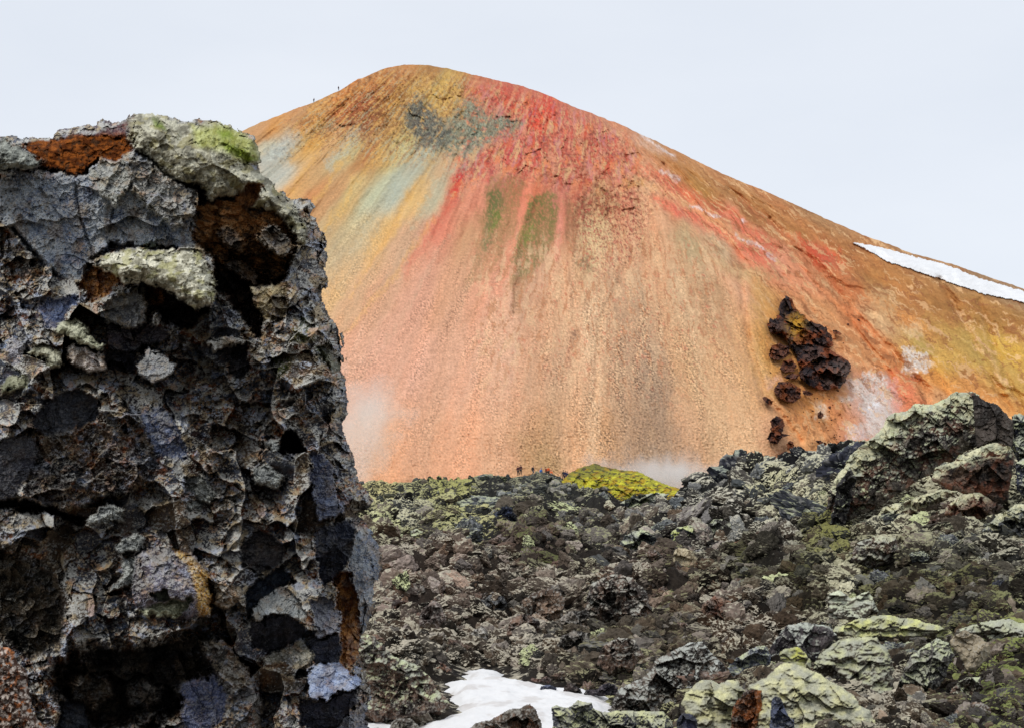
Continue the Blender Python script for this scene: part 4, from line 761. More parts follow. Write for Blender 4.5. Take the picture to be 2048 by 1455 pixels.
big([(838,1250),(842,1215),(862,1200),(884,1208),(893,1240),(872,1262)], 'pale pinkish jagged block right of the brown hollow boulder', pal((160, 144, 134), (84, 72, 68), la=.5), 504)
big([(1012,1268),(1020,1236),(1050,1226),(1078,1240),(1080,1268),(1045,1280)], 'dark brown jagged block in front of the dark pitted boulder', BR, 505)
big([(1110,1302),(1120,1270),(1150,1258),(1180,1266),(1190,1296),(1150,1310)], 'grey shattered block on the bank behind the right end of the snow', LG, 506)
big([(1196,1330),(1204,1290),(1236,1272),(1272,1280),(1288,1310),(1262,1342),(1220,1348)], 'rough brown block standing left above the big knobbly boulder', BR, 507, moss=.2, mossc=(168, 162, 148))
big([(1395,1246),(1402,1206),(1430,1188),(1462,1200),(1468,1230),(1440,1252)], 'reddish brown block with a grey face, below the black hollow-faced boulder', MB, 508)
big([(1752,1034),(1762,1016),(1798,1004),(1842,989),(1886,978),(1921,979),(1890,999),(1845,1021),(1800,1038)], 'slanting ledge thick with pale moss just below the slanting crag', mossband(BR, [(1755, 1026), (1800, 1010), (1850, 994), (1915, 980)], 13, 1.), 509, name='lava_ledge')
big([(1884,1030),(1898,1006),(1930,986),(1961,981),(1976,991),(2008,1013),(1985,1034),(1935,1042)], 'red-brown cracked ledge with a moss crest below the blocky red-brown crag', mossband(MB, [(1900, 1004), (1932, 988), (1966, 986)], 10, .6), 510, name='lava_ledge')
big([(1838,1082),(1844,1056),(1860,1037),(1880,1034),(1888,1056),(1872,1088)], 'upright brown boulder under the moss-crested ledges at the right', MB, 511)
big([(1962,1062),(1990,1030),(2030,1010),(2090,1004),(2100,1060),(2040,1076)], 'moss-covered ledge running out of the right edge of the picture', mossband(GR, [(1975, 1046), (2010, 1020), (2090, 1008)], 16, 1.), 512, name='lava_ledge')
big([(1700,1120),(1712,1088),(1745,1068),(1790,1072),(1806,1100),(1780,1130),(1735,1136)], 'brown lava hump with thin moss on the slope under the slanting crag', BR, 513, moss=.4, mossc=(180, 178, 150))
big([(1500,1112),(1512,1086),(1545,1072),(1580,1084),(1588,1112),(1550,1126)], 'grey lichened hump between the rusty red boulder and the slanting crag', LG, 514, moss=.4, mossc=(182, 180, 160))
big([(1240,1090),(1250,1066),(1282,1056),(1310,1070),(1312,1094),(1275,1104)], 'dark grey craggy block left of the cream veined boulder', GR, 515, moss=.25)
# rocks round the snow
hero('rock_pile', [(708,1440),(706,1290),(716,1270),(736,1268),(750,1271),(770,1290),(786,1313),(810,1316),(839,1330),(866,1363),(879,1383),(906,1409),(866,1426),(826,1432),(780,1440),(730,1449)], 'brown shattered rock spur running from the cliff foot into the snow', 'rock spur', BR, Y=26.5, seed=331, thick=.55, warp=4, moss=.12, blocks=((60, .5, .8, .25), (24, .6, 1., .3), (10, .6, 1., .3), (5, .4, .6, .2)), lean=.5)
hero('boulder', [(844,1345),(846,1323),(862,1319),(879,1320),(903,1336),(904,1351),(866,1354)], 'reddish boulder at the far left corner of the snow patch', 'boulder', pal((150, 112, 90), (86, 62, 50), la=.4), Y=33, seed=332, warp=2, blocks=((20, .5, .9, .25), (8, .4, .6, .2)))
hero('boulder', [(925,1520),(935,1456),(949,1444),(982,1436),(1005,1426),(1030,1413),(1048,1408),(1062,1406),(1075,1416),(1085,1446),(1092,1520)], 'grey and rust boulder cut by the bottom of the picture, in front of the snow', 'boulder', pal((140, 134, 124), (80, 68, 58), la=.5, rust=(126, 84, 58), ra=.5), Y=22, seed=333, thick=1., blocks=((40, .5, .8, .25), (16, .5, .8, .3), (7, .4, .6, .2)))
hero('boulder', [(762,1520),(776,1455),(790,1436),(803,1432),(816,1433),(836,1446),(845,1520)], 'rounded grey boulder at the bottom edge of the snow near the cliff', 'boulder', pal((128, 124, 114), (70, 62, 54), la=.6), Y=22, seed=334)
hero('boulder', [(1078,1382),(1082,1372),(1094,1367),(1106,1370),(1115,1376),(1108,1386),(1092,1388)], 'small blue-grey stone lying alone on the snow', 'boulder', pal((84, 90, 110), (46, 48, 60), la=.3), Y=30.4, seed=335, warp=1.5, blocks=((12, .4, .8, .2), (5, .4, .6, .2)), step=1.2)
hero('boulder', [(1125,1388),(1128,1370),(1138,1364),(1150,1368),(1160,1376),(1168,1388),(1146,1391)], 'dark brown pointed stone on the snow right of the lone blue-grey stone', 'boulder', pal((82, 70, 66), (40, 34, 34), la=.3), Y=30.1, seed=336, warp=1.5, blocks=((14, .4, .8, .2), (6, .4, .6, .2)), step=1.2)
hero('boulder', [(1166,1388),(1172,1377),(1190,1378),(1206,1368),(1222,1363),(1238,1372),(1234,1390),(1200,1392)], 'dark rock ridge at the right edge of the snow beside the pointed stone', 'boulder', pal((78, 72, 76), (38, 36, 42), la=.3), Y=30, seed=337, warp=2, blocks=((16, .4, .8, .2), (6, .4, .6, .2)), step=1.2)
hero('boulder', [(1058,1361),(1062,1354),(1080,1356),(1095,1351),(1105,1356),(1102,1364),(1075,1364)], 'low brown stone near the far right bank of the snow', 'boulder', pal((112, 86, 76), (60, 50, 48), la=.3), Y=32, seed=338, warp=1.5, blocks=((12, .4, .8, .2),), step=1.2)
hero('boulder', [(1076,1340),(1084,1328),(1100,1326),(1106,1336),(1098,1348),(1080,1350)], 'pale pinkish boulder on the bank at the back of the snow', 'boulder', pal((160, 140, 126), (100, 84, 74), la=.5), Y=33.6, seed=339, warp=2)
hero('boulder', [(1218,1470),(1221,1419),(1231,1380),(1262,1362),(1291,1350),(1308,1320),(1345,1300),(1380,1283),(1405,1282),(1430,1310),(1452,1336),(1478,1362),(1440,1380),(1380,1420),(1330,1450),(1280,1480)], 'big dark brown knobbly boulder right of the snow, frosted with grey lichen', 'boulder', pal((96, 84, 74), (46, 40, 37), la=.6), Y=23.5, seed=340, thick=.8, moss=.2, mossc=(176, 178, 170), blocks=((60, .5, .7, .2), (22, .5, .8, .3), (10, .6, .9, .3), (5, .4, .6, .2)), lean=.3)
hero('boulder', [(1095,1520),(1105,1450),(1103,1416),(1112,1410),(1130,1412),(1158,1399),(1181,1402),(1191,1419),(1218,1421),(1264,1419),(1300,1422),(1330,1422),(1345,1440),(1350,1520)], 'low boulder with yellow-green moss and a blue-black nose at the front of the snow', 'boulder', pal((104, 104, 110), (42, 44, 56), la=.5), Y=18, seed=341, thick=.8, moss=.72, mthr=.5, mossc=(196, 196, 150), lobes=26)
# mossy boulders, lower right
MOSSROCK = pal((112, 104, 92), (56, 50, 44), la=.4)
def mossy(poly, label, Y, seed, **k):
    kw = dict(thick=1.0, warp=4, moss=1.25, mthr=.35, mossc=(208, 204, 158), lobes=0, mat=M_MOSS2, smooth=True, lump=1., blocks=((70, .25, .4, .0), (30, .2, .25, .0)), lean=.45, fine=.9); kw.update(k)
    return hero('mossy_boulder', poly, label, 'mossy boulder', MOSSROCK, Y=Y, seed=seed, **kw)
mossy([(1623,1340),(1626,1322),(1646,1302),(1677,1278),(1715,1271),(1752,1273),(1776,1299),(1788,1330),(1788,1380),(1776,1440),(1766,1490),(1700,1460),(1690,1400),(1660,1350)], 'tall boulder with grey-green moss above a crumbling brown side, behind the largest mossy dome', 20.5, 351, moss=.75, mthr=.5, lean=.25, mossc=(184, 184, 146))
mossy([(1485,1520),(1500,1430),(1505,1400),(1495,1378),(1497,1367),(1527,1353),(1568,1323),(1589,1322),(1616,1333),(1643,1347),(1677,1367),(1704,1387),(1718,1408),(1742,1418),(1759,1452),(1768,1520)], 'largest mossy dome, cream and yellow, at the bottom right of the picture', 15.5, 352, lean=.5)
mossy([(1555,1308),(1557,1300),(1568,1293),(1595,1291),(1612,1303),(1624,1323),(1622,1336),(1605,1336),(1585,1329),(1561,1321)], 'round moss knob perched behind the top of the largest mossy dome', 16.4, 353, mossc=(190, 190, 105), lean=.3, thick=1.2)
mossy([(1362,1408),(1370,1384),(1401,1357),(1420,1357),(1439,1366),(1452,1358),(1476,1362),(1492,1386),(1490,1420),(1480,1520),(1392,1520),(1378,1440)], 'two-humped pale yellow mossy boulder left of the largest mossy dome', 16.2, 354)
mossy([(1660,1272),(1667,1256),(1695,1244),(1718,1235),(1776,1229),(1827,1236),(1878,1250),(1907,1266),(1890,1276),(1844,1274),(1790,1276),(1720,1276)], 'long low slab under bright yellow-green moss, topmost of the lower right boulders', 25, 355, mossc=(200, 200, 136), moss=1.0, lean=.6)
hero('boulder', [(1536,1318),(1541,1288),(1558,1265),(1575,1248),(1616,1242),(1657,1251),(1676,1268),(1657,1289),(1642,1302),(1637,1322),(1590,1326)], 'dark purplish boulder with a rim of grey moss left of the long mossy slab', 'boulder', pal((92, 84, 84), (44, 40, 44), la=.15), Y=23.5, seed=356, moss=.45, mthr=.6, mossc=(180, 184, 170), warp=3, blocks=((60, .3, .6, .15), (20, .2, .4, .15)), lean=.15)
hero('boulder', [(1786,1400),(1808,1336),(1820,1308),(1851,1288),(1871,1276),(1899,1283),(1908,1312),(1893,1350),(1878,1374),(1854,1392),(1820,1400)], 'grey lichened boulder with a moss shelf over a black hollow, lower right', 'boulder', pal((120, 116, 108), (50, 48, 48), la=.6), Y=21, seed=357, moss=.45, mthr=.5, thick=1.1, extra=cave(1812, 1385, 26, 18, 60))
hero('boulder', [(1897,1280),(1912,1266),(1929,1258),(1960,1270),(1978,1287),(1982,1306),(1962,1330),(1950,1345),(1929,1343),(1926,1323),(1909,1301)], 'tan wedge-shaped block with a flat lichened face, right of the grey hollow boulder', 'boulder', pal((150, 138, 116), (104, 94, 78), la=.4), Y=20.4, seed=358, warp=2, blocks=((70, .3, .7, .15), (14, .15, .3, .1)), thick=.9)
mossy([(1905,1272),(1912,1259),(1940,1249),(1980,1237),(2015,1235),(2060,1246),(2090,1260),(2090,1310),(2030,1300),(1985,1298),(1963,1268)], 'broad mossy hummock cut by the right edge of the picture', 24, 359, moss=.85, mthr=.5, mossc=(184, 186, 156))
hero('boulder', [(1458,1520),(1464,1430),(1466,1416),(1474,1395),(1486,1382),(1505,1376),(1520,1378),(1528,1404),(1520,1440),(1530,1520)], 'rust-orange hollow rock wedged between two pale mossy boulders', 'boulder', pal((128, 78, 44), (54, 40, 32), la=.3, rust=(150, 84, 40), ra=.6), Y=15.2, seed=360, thick=.9)
hero('boulder', [(1536,1520),(1540,1420),(1543,1395),(1552,1390),(1562,1393),(1575,1425),(1590,1440),(1600,1520)], 'slate-blue blade of rock standing in front of the largest mossy dome', 'boulder', pal((88, 94, 114), (40, 42, 52), la=.4), Y=14.3, seed=361, warp=2, blocks=((40, .3, .8, .2), (12, .2, .5, .15)))
hero('boulder', [(1350,1520),(1352,1440),(1364,1424),(1384,1426),(1396,1440),(1400,1520)], 'glossy dark blue stone at the bottom beside the two-humped mossy boulder', 'boulder', pal((58, 60, 84), (26, 27, 38), la=.15), Y=15.2, seed=362, warp=2, mat=M_GLASS, blocks=((24, .3, .8, .2),))
hero('boulder', [(1488,1340),(1470,1352),(1452,1334),(1472,1314),(1500,1296),(1530,1290),(1545,1310),(1540,1330),(1510,1330)], 'pale blue-grey jagged rock behind the two-humped mossy boulder', 'boulder', pal((130, 134, 142), (62, 64, 74), la=.5), Y=20.6, seed=363, moss=.2)
hero('boulder', [(1895,1400),(1905,1372),(1935,1350),(1962,1352),(1968,1378),(1945,1398)], 'rough brown boulder under the tan wedge block', 'boulder', BR, Y=19, seed=364, moss=.25)
hero('boulder', [(1845,1430),(1860,1400),(1900,1390),(1905,1412),(1885,1424)], 'whitish flat rock on the brown slope, lower right', 'boulder', pal((165, 162, 158), (90, 86, 84), la=.5), Y=18, seed=365)
hero('boulder', [(1890,1520),(1896,1440),(1915,1412),(1950,1402),(1985,1412),(2000,1440),(2005,1520)], 'rounded brown lichened boulder at the bottom right', 'boulder', BRL, Y=16, seed=366)
hero('boulder', [(1882,1205),(1886,1165),(1900,1142),(1916,1138),(1925,1160),(1922,1190),(1905,1212)], 'upright grey pillar of rock on the mossy right slope', 'boulder', pal((122, 122, 122), (66, 64, 64), la=.5), seed=367, moss=.3, warp=3)
mossy([(1650,1200),(1658,1184),(1680,1180),(1700,1196),(1735,1180),(1745,1190),(1758,1222),(1720,1240),(1660,1236)], 'pair of whitish moss-topped rocks upslope of the long mossy slab', 29, 368, mossc=(200, 204, 175), moss=.6, mthr=.5)
print('heroes', time.time() - T0)
# snow
def snow_obj(W, z, label, th=.25, N_=1.0):
    W = np.array(W); x0, y0 = W.min(0) - .6; x1, y1 = W.max(0) + .6; st = max((x1 - x0) / 260, .02)
    x, y = np.meshgrid(np.arange(x0, x1, st), np.arange(y0, y1, st * 1.4)); d = sdf(x + .25 * fbm(x / 1.1, y / 1.1, 5) * N_, y + .5 * fbm(x / 1.3, y / 1.3, 6) * N_, W)
    h = z + .055 * fbm(x / .6, y / .9, 7, 4) * N_ + .12 * fbm(x / 4, y / 5, 9, 2) * N_ - th * (1 - sm(-.1, .8 * N_, d)) + .0 * x; M = (d > -.45 * N_); M = M[1:, 1:] & M[:-1, :-1] & M[1:, :-1] & M[:-1, 1:]
    C = np.broadcast_to(np.array([.80, .79, .78]), x.shape + (3,)).copy(); dirt = sm(.1, .5, fbm(x / .7, y / 1.2, 12, 4, .6)) * .28 + .7 * sm(.5 * N_, -.1 * N_, d) * sm(-.1, .4, fbm(x / .5, y / .8, 13))
    C = mx(C, np.broadcast_to(lin((150, 130, 112)), C.shape), np.clip(dirt, 0, 1))
    V = np.stack([x, y, h], -1); Vb = V.copy(); Vb[..., 2] = z - th - .35
    v, q, c = solid(V, Vb, C, M); me = mesh('snow_patch', v, q, c, mat=M_SNOW, smooth=True); loc = recentre(me); return link('snow_patch', me, label, 'snow patch', loc=loc)
M_SNOW = material('old_snow', 3, bump=.35, dist=.05, rough=.75, spec=.2, var=.03)
snow_obj(SNOWW, SZ, 'broad patch of old white snow in the hollow between the cliff and the boulders')
def small_snow(cx, cy, wpx, hpx, label):
    Y = py_to_Y(cx, cy); x = (cx - 1024) / F * Y; a = wpx / F * Y; z = (HZ - cy) / F * Y; b = a * 1.6
    W = [(x + a * math.cos(t) * (1 + .3 * math.sin(3 * t)), Y + b * math.sin(t)) for t in np.linspace(0, 2 * math.pi, 14)[:-1]]
    W = np.array(W); N_ = a * .6; x0, y0 = W.min(0) - .2; x1, y1 = W.max(0) + .2; xx, yy = np.meshgrid(np.linspace(x0, x1, 50), np.linspace(y0, y1, 50)); d = sdf(xx, yy, W)
    h = z + (hpx / F * Y) * (1.0 * sm(-.1 * a, .5 * a, d) - .4) + (yy - Y) * .35 + .04 * fbm(xx / a, yy / a, 3); M = d > -.1 * a; M = M[1:, 1:] & M[:-1, :-1] & M[1:, :-1] & M[:-1, 1:]
    V = np.stack([xx, yy, h], -1); Vb = V.copy(); Vb[..., 2] -= .5; v, q, c = solid(V, Vb, np.full(xx.shape + (3,), .83), M); me = mesh('snow_patch', v, q, c, mat=M_SNOW, smooth=True); loc = recentre(me); link('snow_patch', me, label, 'snow patch', loc=loc)
small_snow(1028, 1196, 15, 12, 'tiny snow remnant among brown boulders in the middle of the lava field')
small_snow(1474, 1312, 13, 11, 'small snow remnant behind the two-humped mossy boulder')
# snowfield high on the mountain
SP = [(1700,484),(1720,486),(1760,493),(1830,513),(1880,525),(1912,536),(1960,556),(1995,566),(2048,582),(2120,612),(2120,640),(2048,605),(1968,589),(1871,555),(1775,524),(1727,497)]
px, py = np.meshgrid(np.arange(1690, 2125, 1.6), np.arange(478, 645, 1.3)); 
d = sdf(px + 2.5 * fbm(px / 14, py / 14, 3), py + 1.8 * fbm(px / 9, py / 9, 4), SP); d = np.minimum(d, (py - sky_y(px) - .6))
Ds = hill_depth(px, py) + relief(px, py) * (.25 + .75 * np.clip((py - sky_y(px)) / 26, 0, 1)) + 16 * (1 - np.clip((py - sky_y(px)) / 26, 0, 1)) ** 2 - 1.2; V = world(px, py, Ds); Vb = world(px, py, Ds + 3.5); ins = d > 0; M = ins[:-1, :-1] & ins[1:, :-1] & ins[:-1, 1:] & ins[1:, 1:]
v, q, c = solid(V, Vb, np.repeat((.80 * (1 + .09 * fbm(px / 16, py / 5, 91, 4)))[..., None], 3, 2), M); me = mesh('snow_patch', v, q, c, mat=M_SNOW, smooth=True); loc = recentre(me)
link('snow_patch', me, 'long white snowfield slanting along the right skyline of the mountain', 'snow patch', loc=loc)
# ------------------------------------------------------------------ dark crags on the mountain
def on_hill(px, py): return float(hill_depth(np.array(float(px)), np.array(float(py))) + relief(np.array([float(px)]), np.array([float(py)]))[0])
def seat(poly, label, colf, seed, name='crag', cat='crag', **k):
    kw = dict(warp=3, jag=3.0, edge=.22, thick=.9, step=1.1, blocks=((24, 1.6, 2.6, .3), (10, 1.3, 2.2, .4), (4.5, .8, 1., .3)), colf=colf, seed=seed); kw.update(k)
    c = np.array(poly, float).mean(0); Yc = on_hill(*c)
    def ex(px, py, D, m):
        return D + (hill_depth(px, py) + relief(px, py) - Yc) * 1.0
    V, Vb, C, M, N, d = outline_rock(poly, Yc - 4.0, extra=ex, **kw); v, q, cc = solid(V, Vb, C, M); me = mesh(name, v, q, cc, mat=M_HC); loc = recentre(me); return link(name, me, label, cat, loc=loc)
M_HC = material('hill_crag', 1.2, bump=.6, dist=.4, rough=.9, spec=.12, var=.25)
def crag_col(px, py, ID, t, N, seed):
    C = pal((84, 60, 52), (36, 28, 30), la=.0, rust=(150, 76, 34), ra=.6)(px, py, ID, t, N, seed)
    g = np.exp(-((px - 1592) ** 2 + ((py - 650) * .7) ** 2) / 16 ** 2) * sm(-.4, .4, fbm(px / 8, py / 8, 5) + .3); C = mx(C, np.broadcast_to(lin((188, 140, 42)), C.shape), np.clip(g * 1.1, 0, .9))
    g = np.exp(-((px - 1680) ** 2 + (py - 755) ** 2) / 26 ** 2); return mx(C, np.broadcast_to(lin((112, 102, 96)), C.shape), g * .6)
seat([(1537,632),(1549,640),(1554,628),(1560,607),(1570,592),(1582,596),(1590,612),(1600,625),(1618,636),(1630,646),(1648,652),(1662,668),(1671,690),(1660,698),(1672,706),(1684,712),(1700,722),(1702,742),(1692,760),(1678,776),(1655,781),(1620,772),(1598,752),(1604,738),(1594,722),(1590,706),(1584,694),(1578,688),(1572,675),(1562,668),(1545,668),(1534,650)],
     'tall jagged black and rust crag sticking out of the orange slope on the right', crag_col, 401)
HB = pal((104, 66, 50), (50, 34, 32), la=.0, rust=(150, 80, 36), ra=.5)
for i, (poly, lab) in enumerate([
 ([(1536,712),(1542,690),(1560,686),(1578,692),(1580,708),(1568,718),(1548,720)], 'rounded rusty outcrop left of the jagged black crag'),
 ([(1558,738),(1566,722),(1584,716),(1594,728),(1590,742),(1570,744)], 'small brown outcrop below the rounded rusty outcrop'),
 ([(1546,776),(1556,764),(1570,762),(1590,768),(1604,778),(1602,796),(1585,806),(1566,802),(1552,790)], 'knobbly dark purple-brown outcrop under the jagged black crag'),
 ([(1566,752),(1586,744),(1600,750),(1594,758),(1572,758)], 'thin brown ledge just above the knobbly outcrop'),
 ([(1524,794),(1530,791),(1544,800),(1546,808),(1538,810),(1528,802)], 'small oval stone down-left of the knobbly outcrop'),
 ([(1532,878),(1540,862),(1541,840),(1552,830),(1566,836),(1570,850),(1566,866),(1584,870),(1564,874),(1556,886),(1545,886)], 'lone reddish-brown outcrop low on the pale scree'),
 ([(1572,888),(1580,878),(1588,884),(1588,898),(1576,900)], 'small red-brown boulder between the lone outcrop and the lava skyline'),
 ([(1555,912),(1566,902),(1582,904),(1586,912),(1570,918)], 'grey-brown boulder at the skyline below the lone outcrop'),
 ([(1584,908),(1596,902),(1612,906),(1616,918),(1602,922),(1588,920)], 'orange-brown boulder at the lava skyline'),
 ([(1634,826),(1642,818),(1648,830),(1644,838),(1636,836)], 'small dark stone in a white patch of ground'),
 ([(1630,880),(1640,878),(1653,886),(1650,891),(1638,889)], 'flat dark brown stone on the orange ground low on the slope'),
 ([(1604,780),(1618,780),(1628,786),(1620,791),(1606,788)], 'dark stone just right of the knobbly outcrop'),
 ([(1664,661),(1674,660),(1684,667),(1680,671),(1668,668)], 'thin dark stone right of the jagged crag top')]):
    seat(poly, lab, HB, 410 + i, name='outcrop', cat='outcrop', warp=1.6, blocks=((11, 1.3, 2.2, .4), (5, .8, 1.2, .3)), step=.9)
r_ = np.random.default_rng(5); vv = []; tt2 = []; cc2 = []; o_f = 0
for k in range(330):
    if k < 230: a = r_.uniform(1530, 1720); b = r_.uniform(640, 840); 
    else: a = r_.uniform(1540, 1680); b = r_.uniform(820, 925)
    dd = min(abs(a - 1610 - .5 * (b - 700)), 90)
    if r_.random() < dd / 100: continue
    Yh = on_hill(a, b) - .3; P, T = rock_shape(2, 700 + k % 9, 9); sz = r_.uniform(1.2, 3.8) * (1 if r_.random() < .85 else 1.7) * Yh / F * .6; vv.append(P @ rot(1)[0].T * sz + world(np.array(a), np.array(b), Yh)); tt2.append(T + o_f); o_f += len(P); c_ = lin((92, 60, 48)) if r_.random() < .7 else lin((160, 92, 50)); cc2.append(np.tile(c_ * r_.uniform(.6, 1.4), (len(P), 1)))
link('crag_debris', mesh('crag_debris', np.concatenate(vv), np.concatenate(tt2), np.concatenate(cc2), mat=M_HC), 'small dark stones scattered on the orange slope around the jagged crag', 'debris', kind='stuff')
# ------------------------------------------------------------------ yellow mossy mound
def mound_col(px, py, ID, t, N, seed):
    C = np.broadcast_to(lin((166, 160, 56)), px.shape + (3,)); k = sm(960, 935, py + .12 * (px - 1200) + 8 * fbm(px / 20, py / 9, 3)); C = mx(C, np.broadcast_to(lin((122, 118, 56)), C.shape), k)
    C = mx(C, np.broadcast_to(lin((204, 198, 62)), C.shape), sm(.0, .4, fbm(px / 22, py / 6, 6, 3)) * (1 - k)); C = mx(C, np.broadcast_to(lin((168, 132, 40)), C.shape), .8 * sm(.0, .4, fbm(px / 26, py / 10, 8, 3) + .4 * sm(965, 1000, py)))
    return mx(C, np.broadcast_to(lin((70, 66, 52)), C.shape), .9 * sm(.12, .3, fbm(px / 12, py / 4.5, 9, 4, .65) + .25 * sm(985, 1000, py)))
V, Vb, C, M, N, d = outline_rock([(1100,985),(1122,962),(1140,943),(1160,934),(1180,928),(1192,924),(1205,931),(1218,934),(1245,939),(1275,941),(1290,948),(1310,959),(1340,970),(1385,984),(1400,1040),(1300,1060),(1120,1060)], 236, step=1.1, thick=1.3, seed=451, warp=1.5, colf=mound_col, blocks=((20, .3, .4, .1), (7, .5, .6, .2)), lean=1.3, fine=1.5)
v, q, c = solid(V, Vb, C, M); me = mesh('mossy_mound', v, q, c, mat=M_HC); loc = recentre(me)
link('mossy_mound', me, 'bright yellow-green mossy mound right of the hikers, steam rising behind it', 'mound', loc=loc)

# ================================================================== FOREGROUND CLIFF
OUTL = [(-60,262),(0,275),(20,272),(45,278),(75,277),(105,275),(110,262),(150,252),(190,248),(205,237),(225,248),(255,240),(262,228),(300,225),(340,232),(380,243),(400,240),(440,245),(470,258),(490,265),(508,275),(520,305),(520,330),(545,362),(560,385),(580,395),(605,398),(628,396),(632,415),(625,430),(640,455),(650,475),(655,520),(652,560),(648,610),(655,630),(675,645),(685,690),(690,760),(692,790),(696,827),(684,848),(692,885),(705,915),(720,940),(715,960),(735,985),(748,1002),(742,1014),(717,1024),(738,1045),(752,1066),(765,1106),(762,1140),(756,1173),(734,1250),(721,1266),(720,1309),(734,1345),(738,1381),(735,1440),(738,1520),(738,1580),(-60,1580)]
st = 1.35; px, py = np.meshgrid(np.arange(-60, 785, st), np.arange(210, 1560, st)); Yc = 9.2; m = Yc / F
w1 = 8 * fbm(px / 34, py / 34, 201, 5, .62) + 9 * (rnd(wor(px / 30, py / 30, 208)[2], 1) - .5) + 5 * (rnd(wor(px / 17, py / 17, 202)[2], 1) - .5); w2 = 3.5 * fbm(px / 22, py / 22, 203, 4, .6) + 5 * (rnd(wor(px / 15, py / 15, 204)[2], 2) - .5)
dO = sdf(px + w1, py + w2, OUTL); t = np.clip(dO / 150, 0, 1); dome = np.sqrt(1 - (1 - t) ** 2)
wx = 10 * fbm(px / 60, py / 60, 205, 4); wy = 10 * fbm(px / 60, py / 60, 206, 4); X = px + wx; Y_ = py + wy
wide = Yc - .9 * dome + .35 * fbm(px / 260, py / 260, 207, 2) + .10 * (700 - py) * m * 1.0
lv = {}
for k, (s, h, ti, cz) in enumerate(((150, .95, .95, .12), (66, .85, 1.1, .25), (30, .9, 1.2, .35), (13, .6, .85, .22), (6, .6, .75, .15))):
    wv = s * .3 * fbm(px / s, py / s, 210 + k, 3); lv[k] = facet(px + wv, py + s * .3 * fbm(px / s, py / s, 230 + k, 3), s, 220 + k, h, ti, cz, bias=-.22)
fineN = fbm(px / 7, py / 7, 241, 4, .65); finer = fbm(px / 2.7, py / 2.7, 242, 2)
knob = wor(px / 11 + .3 * fineN, py / 11, 243)[0]
D = wide + m * (lv[0][0] + lv[1][0] + lv[2][0] * .9 + lv[3][0] * .8 + lv[4][0] * .7) + m * (8 * fineN + 1.8 * finer + 6 * knob ** 2)
IDq = lv[1][1]; blk = (sm(.60, .62, rnd(IDq, 9))) * sm(.03, .09, lv[1][2])
D = D - m * (blk * (lv[2][0] * .75 + lv[3][0] * .65 + lv[4][0] * .6 + 6 * fineN + 5 * knob ** 2) + 9 * blk)
ID1 = lv[1][1]; ID2 = lv[2][1]; ID3 = lv[3][1]
# general breccia colour
def cst(c): return np.broadcast_to(lin(c), px.shape + (3,))
nA = fbm(px / 60, py / 60, 250, 4, .6); nB = fbm(px / 14, py / 14, 251, 4, .6); nC = fbm(px / 4.5, py / 4.5, 252, 3, .6); nD = fbm(px / 2.6, py / 2.6, 253, 2)
BASE = mx(cst((56, 52, 50)), cst((98, 92, 84)), sm(-.3, .4, nB + .9 * (rnd(ID2, 5) - .5)))
BASE = mx(BASE, cst((66, 70, 80)), .8 * sm(.62, .72, rnd(ID1, 6))); BASE = mx(BASE, cst((108, 66, 34)), .75 * sm(.05, .38, fbm(px / 34, py / 26, 254, 4, .6) - .15 * (rnd(ID2, 7) - .3)))
BASE = mx(BASE, cst((38, 34, 34)), .7 * sm(.78, .84, rnd(ID3, 6)))
lichmask = sm(.02, .30, nC + .5 * nB - .02);  BASE = mx(BASE, cst((182, 150, 110)), .55 * sm(.2, .4, fbm(px / 6, py / 6, 255, 3)) * sm(0, .3, nA))
BASE = mx(BASE, cst((125, 138, 160)), .55 * sm(.25, .45, fbm(px / 20, py / 14, 256, 3)))
pk = rnd(IDq, 12); blkc = mx(cst((58, 62, 74)), cst((96, 98, 102)), rnd(IDq, 13)); blkc = mx(blkc, cst((92, 78, 62)), sm(.68, .7, pk)); blkc = mx(blkc, cst((30, 32, 40)), sm(.4, .38, pk))
BASE = BASE * 1.85; BASE = mx(BASE, blkc * (1 + .3 * nB)[..., None], .85 * blk); BASE = mx(BASE, BASE * np.array([1.25, .82, .5]), .6 * sm(.1, .4, fbm(px / 70, py / 50, 291, 4, .6))); BASE = mx(BASE, cst((24, 21, 20)), .55 * sm(.2, .42, fbm(px / 10, py / 9, 258, 4, .65)))
CC = BASE * (1 + .35 * nD)[..., None]; PART = np.zeros(px.shape, int); LW = np.full(px.shape, .8)
# colour makers for special surfaces
def c_slab(): 
    C = mx(cst((100, 111, 130)), cst((152, 160, 168)), sm(-.35, .35, nA + .6 * nB)); C = mx(C, cst((168, 166, 164)), .7 * sm(.15, .4, nC + .6 * fbm(px / 45, py / 45, 260))); C = mx(C, cst((120, 96, 66)), .45 * sm(.2, .45, fbm(px / 25, py / 40, 265, 4)))
    F1 = wor(px / 9 + .5 * nB, py / 8, 261)[0]; return mx(C, cst((26, 26, 32)), .85 * sm(.26, .16, F1) * sm(-.2, .3, fbm(px / 50, py / 50, 262)))
def c_plain(a, b, l=.35, lc=(165, 165, 165)):
    def f():
        C = mx(cst(b), cst(a), sm(-.4, .4, nA + .7 * nB)) * 1.5; C = mx(C, C * np.array([1., .72, .5]), .5 * sm(.15, .4, fbm(px / 28, py / 22, 259, 4))); return C * (1 + .25 * nD)[..., None]
    f.lw = l * .62; return f
def c_moss(a, b, g=None):
    def f():
        C = mx(cst(b), cst(a), sm(-.35, .3, fbm(px / 26, py / 18, 270, 4, .6))); C = C * (1 + .35 * nC + .25 * nD)[..., None]
        if g is not None: C = mx(C, cst(g), sm(.12, .35, fbm(px / 30, py / 20, 271, 3)) * .6)
        return C
    f.lw = 0.; return f
